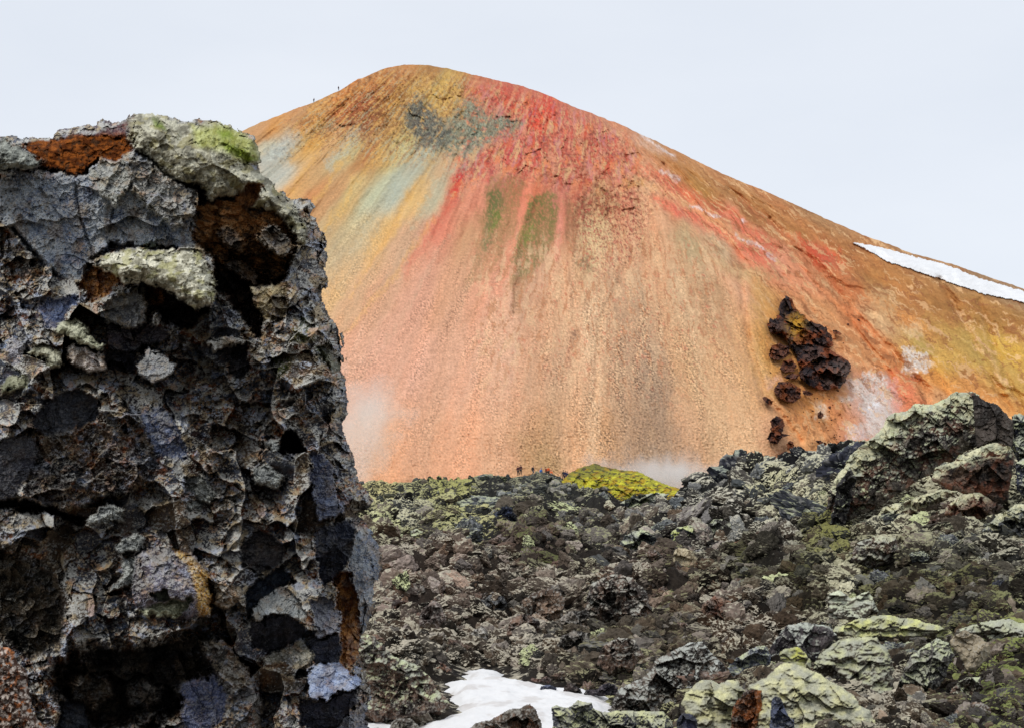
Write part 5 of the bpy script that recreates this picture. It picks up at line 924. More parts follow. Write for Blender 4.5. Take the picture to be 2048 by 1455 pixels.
def c_peat():
    C = mx(cst((78, 40, 18)), cst((142, 80, 34)), sm(-.3, .4, fbm(px / 20, py / 9, 272, 4, .65))); C = mx(C, cst((60, 46, 34)), .7 * sm(.1, .4, nB)); return C * (1 + .35 * nC)[..., None]
def c_layer():
    u = py * .9 + px * -.34; C = mx(cst((84, 64, 46)), cst((196, 146, 92)), sm(-.1, .5, .7 * fbm(u / 9, (px + py) / 34, 273, 5, .65) + .5 * nB + .45 * sm(560, 400, py))); return C * (1 + .2 * nC)[..., None]  # strata painted lighter towards the top, as if lit there
c_peat.lw = 0.; c_layer.lw = .05
def c_rust():
    C = mx(cst((110, 66, 36)), cst((170, 120, 66)), sm(-.3, .3, fbm(px / 14, py / 26, 274, 4, .6))); return mx(C, cst((60, 44, 36)), .6 * sm(.1, .4, nB))
def c_gold():
    C = mx(cst((205, 152, 58)), cst((226, 190, 112)), sm(-.3, .3, nB)); return mx(C, cst((96, 74, 50)), .8 * sm(.1, .35, nC))
c_gold.lw = 0.; c_rust.lw = .15
def c_white(): 
    C = mx(cst((150, 96, 62)), cst((206, 190, 176)), sm(-.15, .3, nB + .4 * nC)); return mx(C, cst((206, 120, 50)), .7 * sm(.2, .4, fbm(px / 12, py / 12, 275, 3)))
def R(poly, off, gx, gy, col, rough=(0, .25, .3, .4, .4), soft=5, bulge=0., part=0, lobes=0, rel=False, wob=1., extra=None, calpha=1., fineamp=1.):
    """lay one feature of the cliff: its own plane, roughness and colour"""
    global D, CC, PART, LW
    P = np.array(poly, float); c = P.mean(0); d = sdf(px + wx * wob * .7 + 5 * fineN + 6 * JX, py + wy * wob * .7 + 5 * nB + 6 * JY, P); k = sm(-soft, soft, d); Rm = max(d.max(), 8)
    tt_ = np.clip(d / Rm, 0, 1); pl = off + gx * (px - c[0]) * m + gy * (py - c[1]) * m - bulge * np.sqrt(1 - (1 - tt_) ** 2)
    pl = pl + (wide if rel else (Yc - .9 + .10 * (700 - c[1]) * m))
    for q in range(5): pl = pl + rough[q] * lv[q][0] * m
    pl = pl + fineamp * m * (3.2 * fineN + 1.1 * finer)
    if lobes:
        for sl, aa in ((lobes, .5), (lobes * .4, .35)):
            F1 = wor(px / sl + .35 * fbm(px / sl, py / sl, 281, 2), py / (sl * .62), 280 + int(sl))[0]; pl = pl + aa * sl * m * F1 ** 2
    if extra is not None: pl = pl + extra()
    D = D * (1 - k) + pl * k; kc = k * calpha; CC = mx(CC, col(), kc); LW = LW * (1 - kc) + getattr(col, 'lw', .35) * kc
    if part: PART[(d > 0)] = part
JX = rnd(wor(px / 15, py / 15, 311)[2], 1) - .5; JY = rnd(wor(px / 13, py / 13, 312)[2], 1) - .5
def z1(L): return [(a / 2.425, 200 + b / 2.425) for a, b in L]
def z2(L): return [(a / 2.2214, 800 + b / 2.2214) for a, b in L]
# upper slab and neighbours
R([(-60,350)] + z1([(0,390),(150,335),(240,360),(420,350),(520,285),(620,285),(720,290),(820,370),(940,440),(930,560),(930,700),(840,725),(700,720),(540,690),(440,770),(380,870),(260,850),(100,700),(0,580)]) + [(-60,440)], .05, .10, -.12, c_slab, (.12, .18, .28, .3, .3), 6, extra=lambda: m * (14 * sm(5, 0, seg(px + 3 * fineN, py, z1([(365, 370), (372, 470), (385, 560), (420, 660), (450, 745)]))) + 10 * sm(4, 0, seg(px + 3 * fineN, py, z1([(600, 290), (610, 350), (560, 470), (530, 640)]))) + 60 * sm(9, 0, seg(px + 4 * fineN, py, z1([(60, 620), (160, 740), (260, 850)])))))
R(z1([(620,290),(720,290),(820,370),(940,440),(930,560),(860,620),(760,560),(640,440)]), -.06, .05, -.35, c_plain((120, 120, 116), (62, 62, 64), .8), (.1, .4, .5, .5, .5), 5)
R(z1([(520,290),(620,285),(640,400),(560,520),(440,440),(420,360)]), .0, -.1, -.55, c_plain((140, 140, 132), (96, 98, 98), .7), (.1, .2, .3, .4, .4), 5)
# brown peat, layered cave
R([(40,283)] + z1([(180,200),(260,190),(350,160),(500,150),(620,110),(610,190),(660,250),(560,290),(480,290),(400,350),(270,345),(200,320),(150,260)]), .35, .0, -1.1, c_peat, (0, .2, .3, .4, .3), 4, part=2)
R(z1([(950,510),(1020,500),(1150,470),(1220,530),(1340,550),(1420,620),(1430,740),(1400,850),(1290,960),(1240,1150),(1180,1000),(1080,880),(1030,760),(930,690)]), .34, .15, .22, c_layer, (.1, .5, .6, .6, .5), 5, part=3, extra=lambda: m * (16 * fbm((py * .9 - px * .34) / 16, (px + py) / 60, 276, 4, .6)) + .5 * sm(430, 620, py))
R(z1([(1150,880),(1290,960),(1250,1160),(1180,1050),(1040,900),(1040,780)]), .65, .1, .2, c_plain((60, 46, 34), (28, 24, 22), .05), (0, .4, .5, .5, .4), 8)
R(z1([(1210,900),(1300,880),(1380,900),(1400,1000),(1360,1080),(1270,1070),(1230,1000)]), .25, .2, -.15, c_plain((140, 128, 96), (84, 72, 56), .4), (.1, .4, .5, .5, .4), 6, bulge=.15)
R(z1([(1040,640),(1110,620),(1200,690),(1190,740),(1100,720)]), .05, .1, .3, c_plain((84, 66, 48), (44, 36, 30), .1), (.1, .6, .7, .6, .5), 4)
R(z1([(1230,650),(1300,600),(1380,640),(1425,720),(1380,770),(1290,730)]), .0, .2, -.1, c_plain((86, 74, 60), (48, 42, 38), .3), (.1, .6, .7, .6, .5), 4)
R(z1([(1080,800),(1150,770),(1230,820),(1260,900),(1180,880)]), .25, .1, .1, c_plain((74, 58, 42), (40, 33, 28), .1), (.1, .6, .7, .6, .5), 4)
# moss cap, cushions
R(z1([(615,150),(620,90),(650,60),(760,65),(900,110),(1000,95),(1130,130),(1230,190),(1265,270),(1255,320),(1200,310),(1300,370),(1380,450),(1450,530),(1490,640),(1480,695),(1440,700),(1400,620),(1330,550),(1220,520),(1150,455),(1020,490),(980,440),(880,400),(800,350),(700,270),(650,240)]), .28, .35, -.75, c_moss((196, 192, 170), (128, 124, 108), (164, 156, 112)), (.1, .25, .2, .1, .1), 4, bulge=.45, part=1, lobes=52)
k = sm(-10, 12, sdf(X, Y_, z1([(930,110),(1130,130),(1230,190),(1262,290),(1200,300),(1060,260),(960,200)]))); CC = mx(CC, mx(cst((150, 152, 74)), cst((186, 190, 120)), sm(-.3, .3, nB)) * (1 + .3 * nC)[..., None], .85 * k)
for q in ([(1060,160),(1130,165),(1140,200),(1080,205)], [(1080,215),(1180,240),(1240,290),(1200,300),(1080,250)], [(740,90),(800,110),(820,140),(760,130)]):
    k = sm(-6, 8, sdf(X, Y_, z1(q))); CC = mx(CC, cst((118, 138, 38)) * (1 + .4 * nC)[..., None], .8 * k)
R(z1([(1130,460),(1210,420),(1270,430),(1240,500),(1180,530)]), .25, .1, .5, c_plain((150, 108, 68), (96, 68, 48), .1), (0, .2, .3, .3, .3), 5)
R([(-60,268),(0,274)] + z1([(60,215),(130,250),(205,300),(170,325),(60,335),(0,345)]) + [(-60,345)], -.15, .1, -.7, c_moss((158, 160, 150), (96, 98, 92)), (0, .2, .2, .1, .1), 4, bulge=.3, part=4, lobes=36)
R(z1([(455,810),(500,745),(620,730),(930,728),(995,775),(1040,850),(1055,920),(1030,990),(960,1010),(880,970),(780,920),(700,880),(600,900),(520,850)]), -.3, .15, -.85, c_moss((218, 214, 192), (150, 146, 126), (172, 168, 112)), (0, .15, .15, .1, .1), 4, bulge=.35, part=5, lobes=30)
R(z1([(700,890),(790,930),(880,975),(960,1015),(1010,1000),(960,1080),(860,1110),(780,1060),(720,980)]), .45, .1, .9, c_plain((60, 56, 52), (30, 28, 28), .1), (0, .4, .5, .5, .4), 6)
R(z1([(710,890),(780,930),(790,1000),(730,990)]), .3, .0, .3, c_rust, (0, .3, .4, .5, .4), 4)
R(z1([(380,890),(460,800),(560,870),(600,900),(520,930),(430,980)]), .1, .0, -.2, c_rust, (0, .3, .4, .5, .4), 5)
R(z1([(500,980),(640,930),(700,930),(720,1000),(715,1090),(640,1110),(510,1080)]), -.12, .15, -.45, c_plain((132, 134, 134), (84, 86, 90), .6), (.1, .2, .3, .4, .4), 4)
R(z1([(510,1085),(640,1112),(715,1092),(800,1090),(830,1150),(700,1200),(560,1240),(510,1170)]), .12, .2, .4, c_plain((70, 66, 72), (38, 38, 46), .3), (.1, .4, .4, .4, .4), 4)
R(z1([(180,1010),(240,960),(380,960),(400,1010),(320,1040),(300,1110),(230,1100)]), -.02, -.1, -.3, c_plain((128, 140, 168), (92, 98, 120), .4), (.1, .2, .3, .4, .3), 4)
R(z1([(260,1120),(290,1075),(380,1068),(430,1100),(440,1140),(500,1180),(480,1210),(400,1180),(330,1150)]), -.2, .1, -.8, c_moss((196, 196, 170), (140, 140, 116)), (0, .1, .2, .1, .1), 3, bulge=.15, part=6, lobes=18)
R(z1([(120,1220),(200,1180),(300,1220),(310,1280),(240,1300),(190,1260)]), -.2, .1, -.8, c_moss((190, 188, 164), (132, 130, 110)), (0, .1, .2, .1, .1), 3, bulge=.15, part=7, lobes=18)
R(z1([(310,1190),(360,1170),(460,1210),(520,1260),(520,1310),(440,1330),(350,1290)]), -.18, .25, -.4, c_plain((178, 170, 164), (116, 104, 96), .7), (.1, .3, .4, .5, .4), 4, bulge=.1)
R(z1([(660,1290),(710,1210),(790,1240),(865,1280),(800,1350),(740,1370),(680,1340)]), -.2, -.1, -.7, c_plain((126, 128, 130), (92, 94, 98), .5), (0, .15, .2, .3, .3), 3)
R(z1([(500,1200),(650,1240),(660,1330),(560,1310),(500,1270)]), .3, .2, .3, c_plain((44, 44, 52), (24, 24, 30), .1), (0, .3, .4, .4, .4), 6)
R(z1([(20,1190),(60,1158),(120,1180),(100,1240),(60,1280),(20,1250)]), -.1, .1, -.4, c_plain((150, 148, 152), (104, 104, 112), .6), (0, .2, .3, .4, .4), 3)
R(z1([(0,1380),(60,1330),(150,1360),(130,1400),(50,1420),(0,1425)]), -.2, .1, -.8, c_moss((186, 186, 158), (130, 130, 106)), (0, .1, .2, .1, .1), 3, bulge=.1, part=8, lobes=16)
R(z1([(1100,1240),(1140,1180),(1200,1180),(1210,1290),(1170,1360),(1110,1330)]), .3, .4, .2, c_plain((52, 52, 56), (24, 24, 28), .1), (0, .2, .3, .3, .3), 3)
R(z1([(1000,1180),(1090,1150),(1180,1160),(1260,1210),(1200,1180),(1110,1190),(1030,1230)]), -.1, .1, -.6, c_plain((150, 148, 140), (100, 96, 90), .7), (0, .3, .4, .4, .4), 3)
# green mosses near the right edge
for q in ([(1420,1100),(1480,1090),(1520,1140),(1460,1180),(1430,1160)], [(1320,1240),(1400,1250),(1390,1330),(1340,1330)], [(1530,1190),(1600,1230),(1640,1290),(1620,1310),(1560,1260)], [(1440,1060),(1490,1050),(1500,1090),(1460,1100)], [(680,700),(740,700),(760,725),(700,730)]):
    k = sm(-8, 8, sdf(X, Y_, z1(q)) + 6 * nB); CC = mx(CC, mx(cst((58, 74, 28)), cst((112, 128, 60)), sm(-.2, .3, nC)), .75 * k)
R(z1([(1530,1190),(1580,1160),(1640,1230),(1670,1330),(1600,1330),(1560,1270)]), .75, .4, -.5, c_moss((138, 138, 116), (84, 86, 70)), (0, .2, .3, .2, .2), 4, bulge=.15, calpha=.7)
# dark right-hand strip
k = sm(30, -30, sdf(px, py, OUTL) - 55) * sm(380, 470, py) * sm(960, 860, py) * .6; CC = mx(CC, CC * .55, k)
# lower half
R([(60,885)] + z2([(150,130),(230,170),(380,120),(440,60),(440,-10),(330,-60),(200,0),(150,60)]), -.05, .25, .05, c_plain((66, 68, 74), (44, 46, 52), .12), (.05, .08, .1, .15, .3), 4)
R([(-60,870)] + z2([(0,190),(60,160),(170,170),(190,240),(130,340),(90,400),(60,440),(0,450)]) + [(-60,1000)], -.15, .2, .05, c_plain((64, 64, 68), (40, 40, 46), .15), (.05, .1, .15, .2, .3), 4)
R(z2([(620,60),(700,30),(760,70),(820,170),(830,250),(760,260),(690,230),(640,150)]), -.05, .3, -.25, c_plain((96, 106, 130), (60, 64, 80), .5), (.05, .15, .25, .3, .3), 4)
R(z2([(200,160),(440,110),(640,160),(720,260),(720,330),(560,420),(330,470),(250,500),(120,450),(110,380),(180,240)]), -.1, .0, -.1, lambda: mx(BASE, cst((92, 68, 46)), .35 * sm(-.3, .3, nA)) * (1 + .3 * nD)[..., None], (.1, .4, .6, .9, .9), 8, fineamp=2)
R([(-60,1000)] + z2([(0,440),(150,455),(260,490),(380,520),(380,545),(260,520),(150,490),(0,480)]) + [(-60,1015)], .6, .0, .3, c_plain((24, 22, 22), (16, 15, 15), 0), (0, .3, .4, .4, .3), 5)
R([(-60,1080)] + z2([(0,640),(120,700),(250,760),(290,860),(300,1000),(260,1100),(130,1160),(60,1090),(0,1060)]) + [(-60,1260)], .55, -.1, .25, c_plain((66, 58, 46), (34, 32, 28), .25, (130, 120, 100)), (0, .5, .6, .7, .5), 14)
for q in ([(820,340),(900,340),(960,420),(940,470),(880,440),(830,400)], [(380,530),(480,460),(550,480),(540,530),(440,560)], [(510,640),(600,585),(645,610),(630,660),(520,680)], [(540,700),(620,690),(640,760),(600,820),(480,860),(540,780)], [(830,450),(900,450),(900,480),(840,490)], [(1110,300),(1190,270),(1260,330),(1240,400),(1130,380)], [(1160,190),(1220,180),(1262,210),(1240,235),(1180,215)]):
    R(z2(q), -.14, .1, -.5, c_moss((166, 168, 162), (112, 114, 112)), (0, .2, .4, .6, .6), 4, bulge=.08, lobes=12, fineamp=1.5)
R(z2([(590,830),(610,700),(650,650),(750,650),(850,690),(920,760),(950,870),(935,950),(860,970),(700,960),(600,900)]), -.3, .05, -.12, c_plain((112, 110, 122), (70, 64, 70), .7, (170, 172, 180)), (.05, .1, .12, .2, .3), 5, bulge=.4, part=9)
k = sm(-4, 5, sdf(px + 4 * nB, py + 4 * nC, z2([(760,650),(850,690),(925,760),(955,870),(940,950),(880,960),(870,850),(830,730),(780,680)]))); CC = mx(CC, c_gold(), .9 * k)
R(z2([(600,925),(700,910),(780,880),(840,885),(845,925),(780,960),(660,955)]), -.42, .1, -.7, c_moss((176, 176, 150), (122, 124, 100)), (0, .1, .2, .3, .3), 3, bulge=.12, part=10, lobes=12)
R(z2([(670,860),(730,850),(745,885),(690,895)]), -.42, .1, -.5, c_moss((150, 152, 134), (104, 106, 92)), (0, .1, .2, .3, .3), 3, bulge=.06, lobes=10)
R(z2([(950,800),(1010,785),(1080,840),(1085,880),(1000,920),(950,900)]), -.3, .1, -.3, c_plain((142, 128, 108), (84, 76, 66), .8), (.05, .3, .5, .6, .5), 4, bulge=.12)
R(z2([(250,1160),(420,1120),(600,1100),(880,1060),(935,1150),(935,1220),(820,1260),(800,1400),(600,1455),(380,1480),(250,1330)]), .55, -.1, .3, c_plain((52, 44, 34), (20, 17, 15), .1), (.3, .8, .8, .6, .5), 26, wob=3)
R(z2([(300,1240),(380,1190),(470,1210),(500,1300),(420,1360),(320,1330)]), .18, .0, .0, c_plain((66, 56, 44), (34, 30, 26), .25), (.1, .8, .8, .7, .6), 10, wob=2)
R(z2([(560,1280),(640,1230),(720,1250),(740,1340),(660,1400),(580,1370)]), .2, .1, .0, c_plain((58, 52, 46), (30, 27, 25), .2), (.1, .8, .8, .7, .6), 10, wob=2)
R(z2([(420,1130),(600,1110),(880,1065),(900,1100),(620,1160),(440,1170)]), .5, .0, 1.1, c_plain((60, 54, 46), (30, 28, 26), .2), (0, .4, .5, .5, .4), 8)
R(z2([(800,1260),(860,1230),(950,1220),(1020,1300),(1010,1400),(930,1480),(830,1520),(800,1400)]), .05, -.15, -.15, c_plain((78, 84, 108), (54, 58, 76), .35), (.05, .15, .2, .25, .3), 5)
R(z2([(260,1340),(370,1340),(400,1440),(370,1520),(260,1520)]), .5, .1, -.2, c_plain((80, 84, 92), (58, 60, 68), .2), (.05, .1, .2, .25, .3), 5)
R(z2([(880,1060),(1000,1060),(1100,1180),(1160,1330),(1160,1520),(1020,1520),(1000,1400),(1030,1300),(960,1230),(930,1150)]), -.1, .25, -.1, lambda: mx(BASE, cst((120, 112, 100)), .3) * (1 + .3 * nD)[..., None], (.1, .4, .5, .7, .7), 6)
# right-hand angular faces; light tops and dark undersides carry shading in their colour
R(z2([(1380,240),(1440,232),(1490,330),(1500,430),(1535,500),(1400,530),(1390,400)]), .15, .35, -.1, c_plain((88, 96, 116), (58, 62, 78), .35), (.05, .12, .15, .2, .3), 3)
R(z2([(1410,560),(1460,545),(1580,530),(1560,680),(1510,790),(1430,825),(1400,700)]), .35, .7, .35, c_plain((34, 38, 50), (16, 18, 24), .12, (90, 100, 120)), (.1, .4, .2, .1, .1), 3, part=11)
R(z2([(1590,560),(1660,585),(1700,690),(1685,830),(1635,1000),(1600,1045),(1590,900),(1550,800),(1545,700)]), .55, .35, -.1, c_slab, (.05, .1, .12, .2, .3), 3, part=12)
R(z2([(1480,800),(1520,760),(1560,770),(1590,900),(1602,1120),(1570,1180),(1500,1165),(1520,1000),(1500,880)]), .7, .2, .05, c_rust, (.05, .3, .35, .4, .4), 3)
R(z2([(1060,640),(1150,570),(1260,640),(1260,720),(1150,770),(1080,740)]), .1, .5, .15, c_plain((62, 58, 58), (34, 33, 36), .2), (.1, .3, .2, .2, .3), 4)
R(z2([(1100,860),(1140,800),(1250,740),(1300,800),(1250,840),(1160,890),(1130,960),(1100,960)]), .35, .2, -.2, c_plain((84, 94, 108), (54, 60, 72), .2), (.05, .2, .2, .2, .3), 4)
R(z2([(1125,930),(1180,870),(1250,828),(1330,890),(1350,940),(1360,985),(1250,958),(1180,965),(1120,975)]), -.05, .05, -.85, c_plain((136, 140, 140), (108, 112, 114), .4), (0, .1, .12, .2, .3), 2)
R(z2([(1110,980),(1200,968),(1260,962),(1355,992),(1350,1050),(1260,1100),(1180,1120),(1110,1090)]), .12, .3, .7, c_plain((46, 46, 52), (24, 24, 28), .1), (.05, .4, .25, .2, .2), 3)
R(z2([(1385,890),(1430,880),(1485,890),(1520,960),(1512,1030),(1450,1045),(1395,1050)]), .05, .2, -.6, c_plain((128, 130, 138), (92, 94, 104), .4), (0, .15, .2, .25, .3), 2)
R(z2([(1365,1050),(1450,1050),(1512,1036),(1520,1120),(1490,1185),(1400,1170)]), .22, .5, .5, c_plain((48, 50, 60), (24, 25, 32), .1), (.05, .3, .2, .2, .2), 3)
R(z2([(1366,1200),(1420,1172),(1500,1168),(1560,1200),(1608,1232),(1600,1270),(1520,1285),(1450,1332),(1370,1322)]), -.05, .1, -.85, c_plain((132, 144, 168), (92, 100, 122), .35), (0, .08, .1, .2, .3), 2)
R(z2([(1335,1330),(1450,1338),(1520,1290),(1600,1275),(1560,1380),(1500,1450),(1420,1480),(1335,1440)]), .2, .55, .65, c_plain((34, 36, 48), (18, 19, 26), .08), (.05, .2, .15, .15, .2), 2, part=13)
R(z2([(1470,1480),(1500,1450),(1560,1385),(1610,1330),(1640,1400),(1640,1520),(1470,1520)]), .35, .2, -.3, c_plain((112, 114, 122), (74, 76, 86), .5), (.05, .2, .3, .3, .3), 3)
R(z2([(1150,1140),(1250,1110),(1350,1060),(1400,1120),(1380,1200),(1250,1160),(1170,1170)]), .1, .1, -.45, c_plain((134, 130, 116), (86, 82, 72), .6), (.05, .3, .4, .5, .4), 3)
R(z2([(1240,160),(1290,140),(1330,170),(1370,230),(1300,240),(1240,220)]), .6, .2, .3, c_plain((24, 24, 26), (14, 14, 16), 0), (0, .2, .3, .3, .3), 4)
R(z2([(1590,480),(1620,450),(1665,460),(1640,500)]), .7, .0, .6, c_plain((30, 28, 26), (18, 18, 18), .1), (0, .2, .3, .3, .3), 2)
# crumbs standing on the top edge are lighter and purple-tinged
k = sm(275, 262, py) * sm(280, 240, px); CC = mx(CC, mx(cst((92, 74, 88)), cst((140, 132, 132)), sm(-.2, .3, nC)), .6 * k)
D = D + 1.6 * (1 - np.clip(dO / 26, 0, 1)) ** 2 * 1.0
V = world(px, py, D); du = np.gradient(V, axis=1); dv = np.gradient(V, axis=0); N = np.cross(du, dv); N /= np.linalg.norm(N, axis=2)[..., None] + 1e-9; N *= np.where(N[..., 1:2] > 0, -1, 1)
def blur(A, r):
    for ax in (0, 1):
        c = np.cumsum(np.concatenate([np.take(A, [0] * (r + 1), ax), A, np.take(A, [-1] * r, ax)], ax), ax); n_ = A.shape[ax]; A = (np.take(c, range(2 * r + 1, n_ + 2 * r + 1), ax) - np.take(c, range(0, n_), ax)) / (2 * r + 1)
    return A
conv = (blur(D, 6) - D) / m; conv2 = (blur(D, 16) - D) / m
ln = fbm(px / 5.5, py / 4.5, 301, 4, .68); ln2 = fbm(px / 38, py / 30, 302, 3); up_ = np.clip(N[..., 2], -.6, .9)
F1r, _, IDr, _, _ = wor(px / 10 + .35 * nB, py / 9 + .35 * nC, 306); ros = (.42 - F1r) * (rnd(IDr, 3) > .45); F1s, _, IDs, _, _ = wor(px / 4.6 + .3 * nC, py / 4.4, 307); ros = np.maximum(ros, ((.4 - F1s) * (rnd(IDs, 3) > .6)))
li = sm(.10, .34, .75 * ln + .9 * np.clip(ros, -.15, .4) + .42 * up_ + .35 * ln2 + .012 * np.clip(conv, -12, 12) + .004 * np.clip(conv2, -25, 25)) * np.clip(LW * 1.25, 0, .92)  # lichen plus painted top light: paler on upward and raised surfaces
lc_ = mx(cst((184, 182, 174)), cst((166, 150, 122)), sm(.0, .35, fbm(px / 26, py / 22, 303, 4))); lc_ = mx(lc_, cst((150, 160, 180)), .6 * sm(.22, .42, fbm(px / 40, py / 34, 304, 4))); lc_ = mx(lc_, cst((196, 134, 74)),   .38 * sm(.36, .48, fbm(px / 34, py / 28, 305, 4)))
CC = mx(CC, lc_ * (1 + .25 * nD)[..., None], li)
Db = Yc + 1.2 + 2.6 * np.sqrt(1 - (1 - np.clip(dO / 260, 0, 1)) ** 2) + .3 * fbm(px / 60, py / 60, 290); kb = .2 * np.clip(dO / 260, 0, 1); Vb = world(px + (300 - px) * kb, py + (900 - py) * kb, np.maximum(Db, D + .02))
ins = dO > 0; M = ins[:-1, :-1] & ins[1:, :-1] & ins[:-1, 1:] & ins[1:, 1:]
root = bpy.data.objects.new('lava_cliff', None); COL.objects.link(root); root.location = (-2.3, 10, -1.7); root['label'] = 'tall foreground lava cliff of black and rusty breccia, crowned with grey-green moss'; root['category'] = 'cliff'
root.empty_display_size = .2
PN = {0: ('rock_face', None, M_HERO), 1: ('moss_cap', 'grey-green moss cap with yellow-green patches on the cliff top', M_MOSS), 2: ('peat_patch', 'rust-brown peat on the cliff top', M_MOSS), 3: ('overhang', 'brown layered overhang in shade', M_HERO), 4: ('moss_cushion', 'grey moss lump at the top left of the cliff', M_MOSS), 5: ('moss_cushion', 'large pale moss pillow on a ledge', M_MOSS), 6: ('moss_cushion', None, M_MOSS), 7: ('moss_cushion', None, M_MOSS), 8: ('moss_cushion', None, M_MOSS), 9: ('lava_bomb', 'rounded purple-grey block with a golden lichen rim', M_HERO), 10: ('moss_cushion', 'finger of moss in front of the rounded block', M_MOSS), 11: ('obsidian_face', 'glossy black face', M_GLASS), 12: ('rock_blade', 'blue-grey pitted blade at the cliff edge', M_HERO), 13: ('obsidian_face', 'blue-black face near the cliff foot', M_GLASS)}
Pc = PART[:-1, :-1]; nV = px.size
for p_, (nm, lb, mt) in PN.items():
    Mp_ = M & (Pc == p_)
    if p_ == 0:
        # body: front cells of the bare rock, the whole back, and the rim
        v, q, c = solid(V, Vb, CC, M); i = np.arange(nV).reshape(px.shape)
        qa = grid_quads(px.shape[0], px.shape[1], Mp_); qb = (grid_quads(px.shape[0], px.shape[1], M) + nV)[:, ::-1]
        Q = [qa, qb]; Mq = np.pad(M, 1)
        for (dy, dx, a, b) in ((-1, 0, (0, 0), (0, 1)), (1, 0, (1, 1), (1, 0)), (0, -1, (1, 0), (0, 0)), (0, 1, (0, 1), (1, 1))):
            B = M & ~Mq[1 + dy:Mq.shape[0] - 1 + dy, 1 + dx:Mq.shape[1] - 1 + dx]; yy, xx = np.where(B); va = i[yy + a[0], xx + a[1]]; vb = i[yy + b[0], xx + b[1]]; Q.append(np.stack([va, vb, vb + nV, va + nV], -1))
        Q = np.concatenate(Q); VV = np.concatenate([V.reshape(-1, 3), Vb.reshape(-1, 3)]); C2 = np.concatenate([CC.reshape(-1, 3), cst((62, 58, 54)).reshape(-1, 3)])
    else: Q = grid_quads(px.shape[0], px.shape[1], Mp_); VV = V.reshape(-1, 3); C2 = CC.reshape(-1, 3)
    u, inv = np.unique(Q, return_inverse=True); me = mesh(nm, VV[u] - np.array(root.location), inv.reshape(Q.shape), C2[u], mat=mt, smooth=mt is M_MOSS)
    o = link(nm, me, parent=root)
    if lb: o['label'] = lb
hero('boulder', [(-60,1285),(0,1292),(14,1292),(24,1300),(42,1325),(55,1345),(60,1380),(66,1420),(80,1440),(92,1460),(95,1560),(-60,1560)], 'boulder crusted with white and orange lichen in the bottom left corner', 'boulder',
     lambda px, py, ID, t, N, s: mx(mx(np.broadcast_to(lin((78, 58, 48)), px.shape + (3,)), np.broadcast_to(lin((196, 184, 172)), px.shape + (3,)), sm(-.1, .3, fbm(px / 9, py / 9, 3, 4, .6))), np.broadcast_to(lin((190, 116, 62)), px.shape + (3,)), .7 * sm(.22, .45, fbm(px / 14, py / 14, 6, 3) + .4 * sm(1330, 1290, py))), Y=7.4, seed=371, warp=4, thick=.8, blocks=((40, .4, .6, .2), (16, .5, .8, .3), (8, .5, .8, .3)))
print('cliff', time.time() - T0)

# ================================================================== PEOPLE
def skin_mesh(name, J, E, rad, mat, rootv=0, sub=1):
    me = bpy.data.meshes.new(name + '_tmp'); me.from_pydata([Vector(j) for j in J], E, []); o = bpy.data.objects.new(name + '_tmp', me); COL.objects.link(o)
    md = o.modifiers.new('s', 'SKIN'); md.use_smooth_shade = True; me_s = me.skin_vertices[0].data if me.skin_vertices else None
    if me_s is None:
        bpy.context.view_layer.objects.active = o; me_s = me.skin_vertices[0].data
    for i, r in enumerate(rad): me_s[i].radius = (r, r) if np.isscalar(r) else r; me_s[i].use_root = (i == rootv)
    if sub: o.modifiers.new('u', 'SUBSURF').levels = sub
    dg = bpy.context.evaluated_depsgraph_get(); r = bpy.data.meshes.new_from_object(o.evaluated_get(dg)); r.name = name; bpy.data.objects.remove(o); r.materials.clear(); r.materials.append(mat); return r
def flat_mat(n, c, rough=.8):
    m = bpy.data.materials.new(n); m.use_nodes = True; t = m.node_tree; b = t.nodes['Principled BSDF']; b.inputs['Roughness'].default_value = rough
    nz_ = t.nodes.new('ShaderNodeTexNoise'); nz_.inputs['Scale'].default_value = 14; r_ = t.nodes.new('ShaderNodeValToRGB'); r_.color_ramp.elements[0].color = (*(c * .75), 1); r_.color_ramp.elements[1].color = (*(c * 1.2), 1)
    t.links.new(nz_.outputs['Fac'], r_.inputs[0]); t.links.new(r_.outputs[0], b.inputs['Base Color']); return m
CM = {k: flat_mat(k + '_cloth', lin(c)) for k, c in dict(black=(34, 34, 40), navy=(38, 38, 72), maroon=(70, 28, 36), blue=(44, 120, 205), orange=(232, 104, 40), red=(150, 52, 34), grey=(90, 92, 96), skin=(196, 146, 118), hair=(50, 36, 28)).items()}
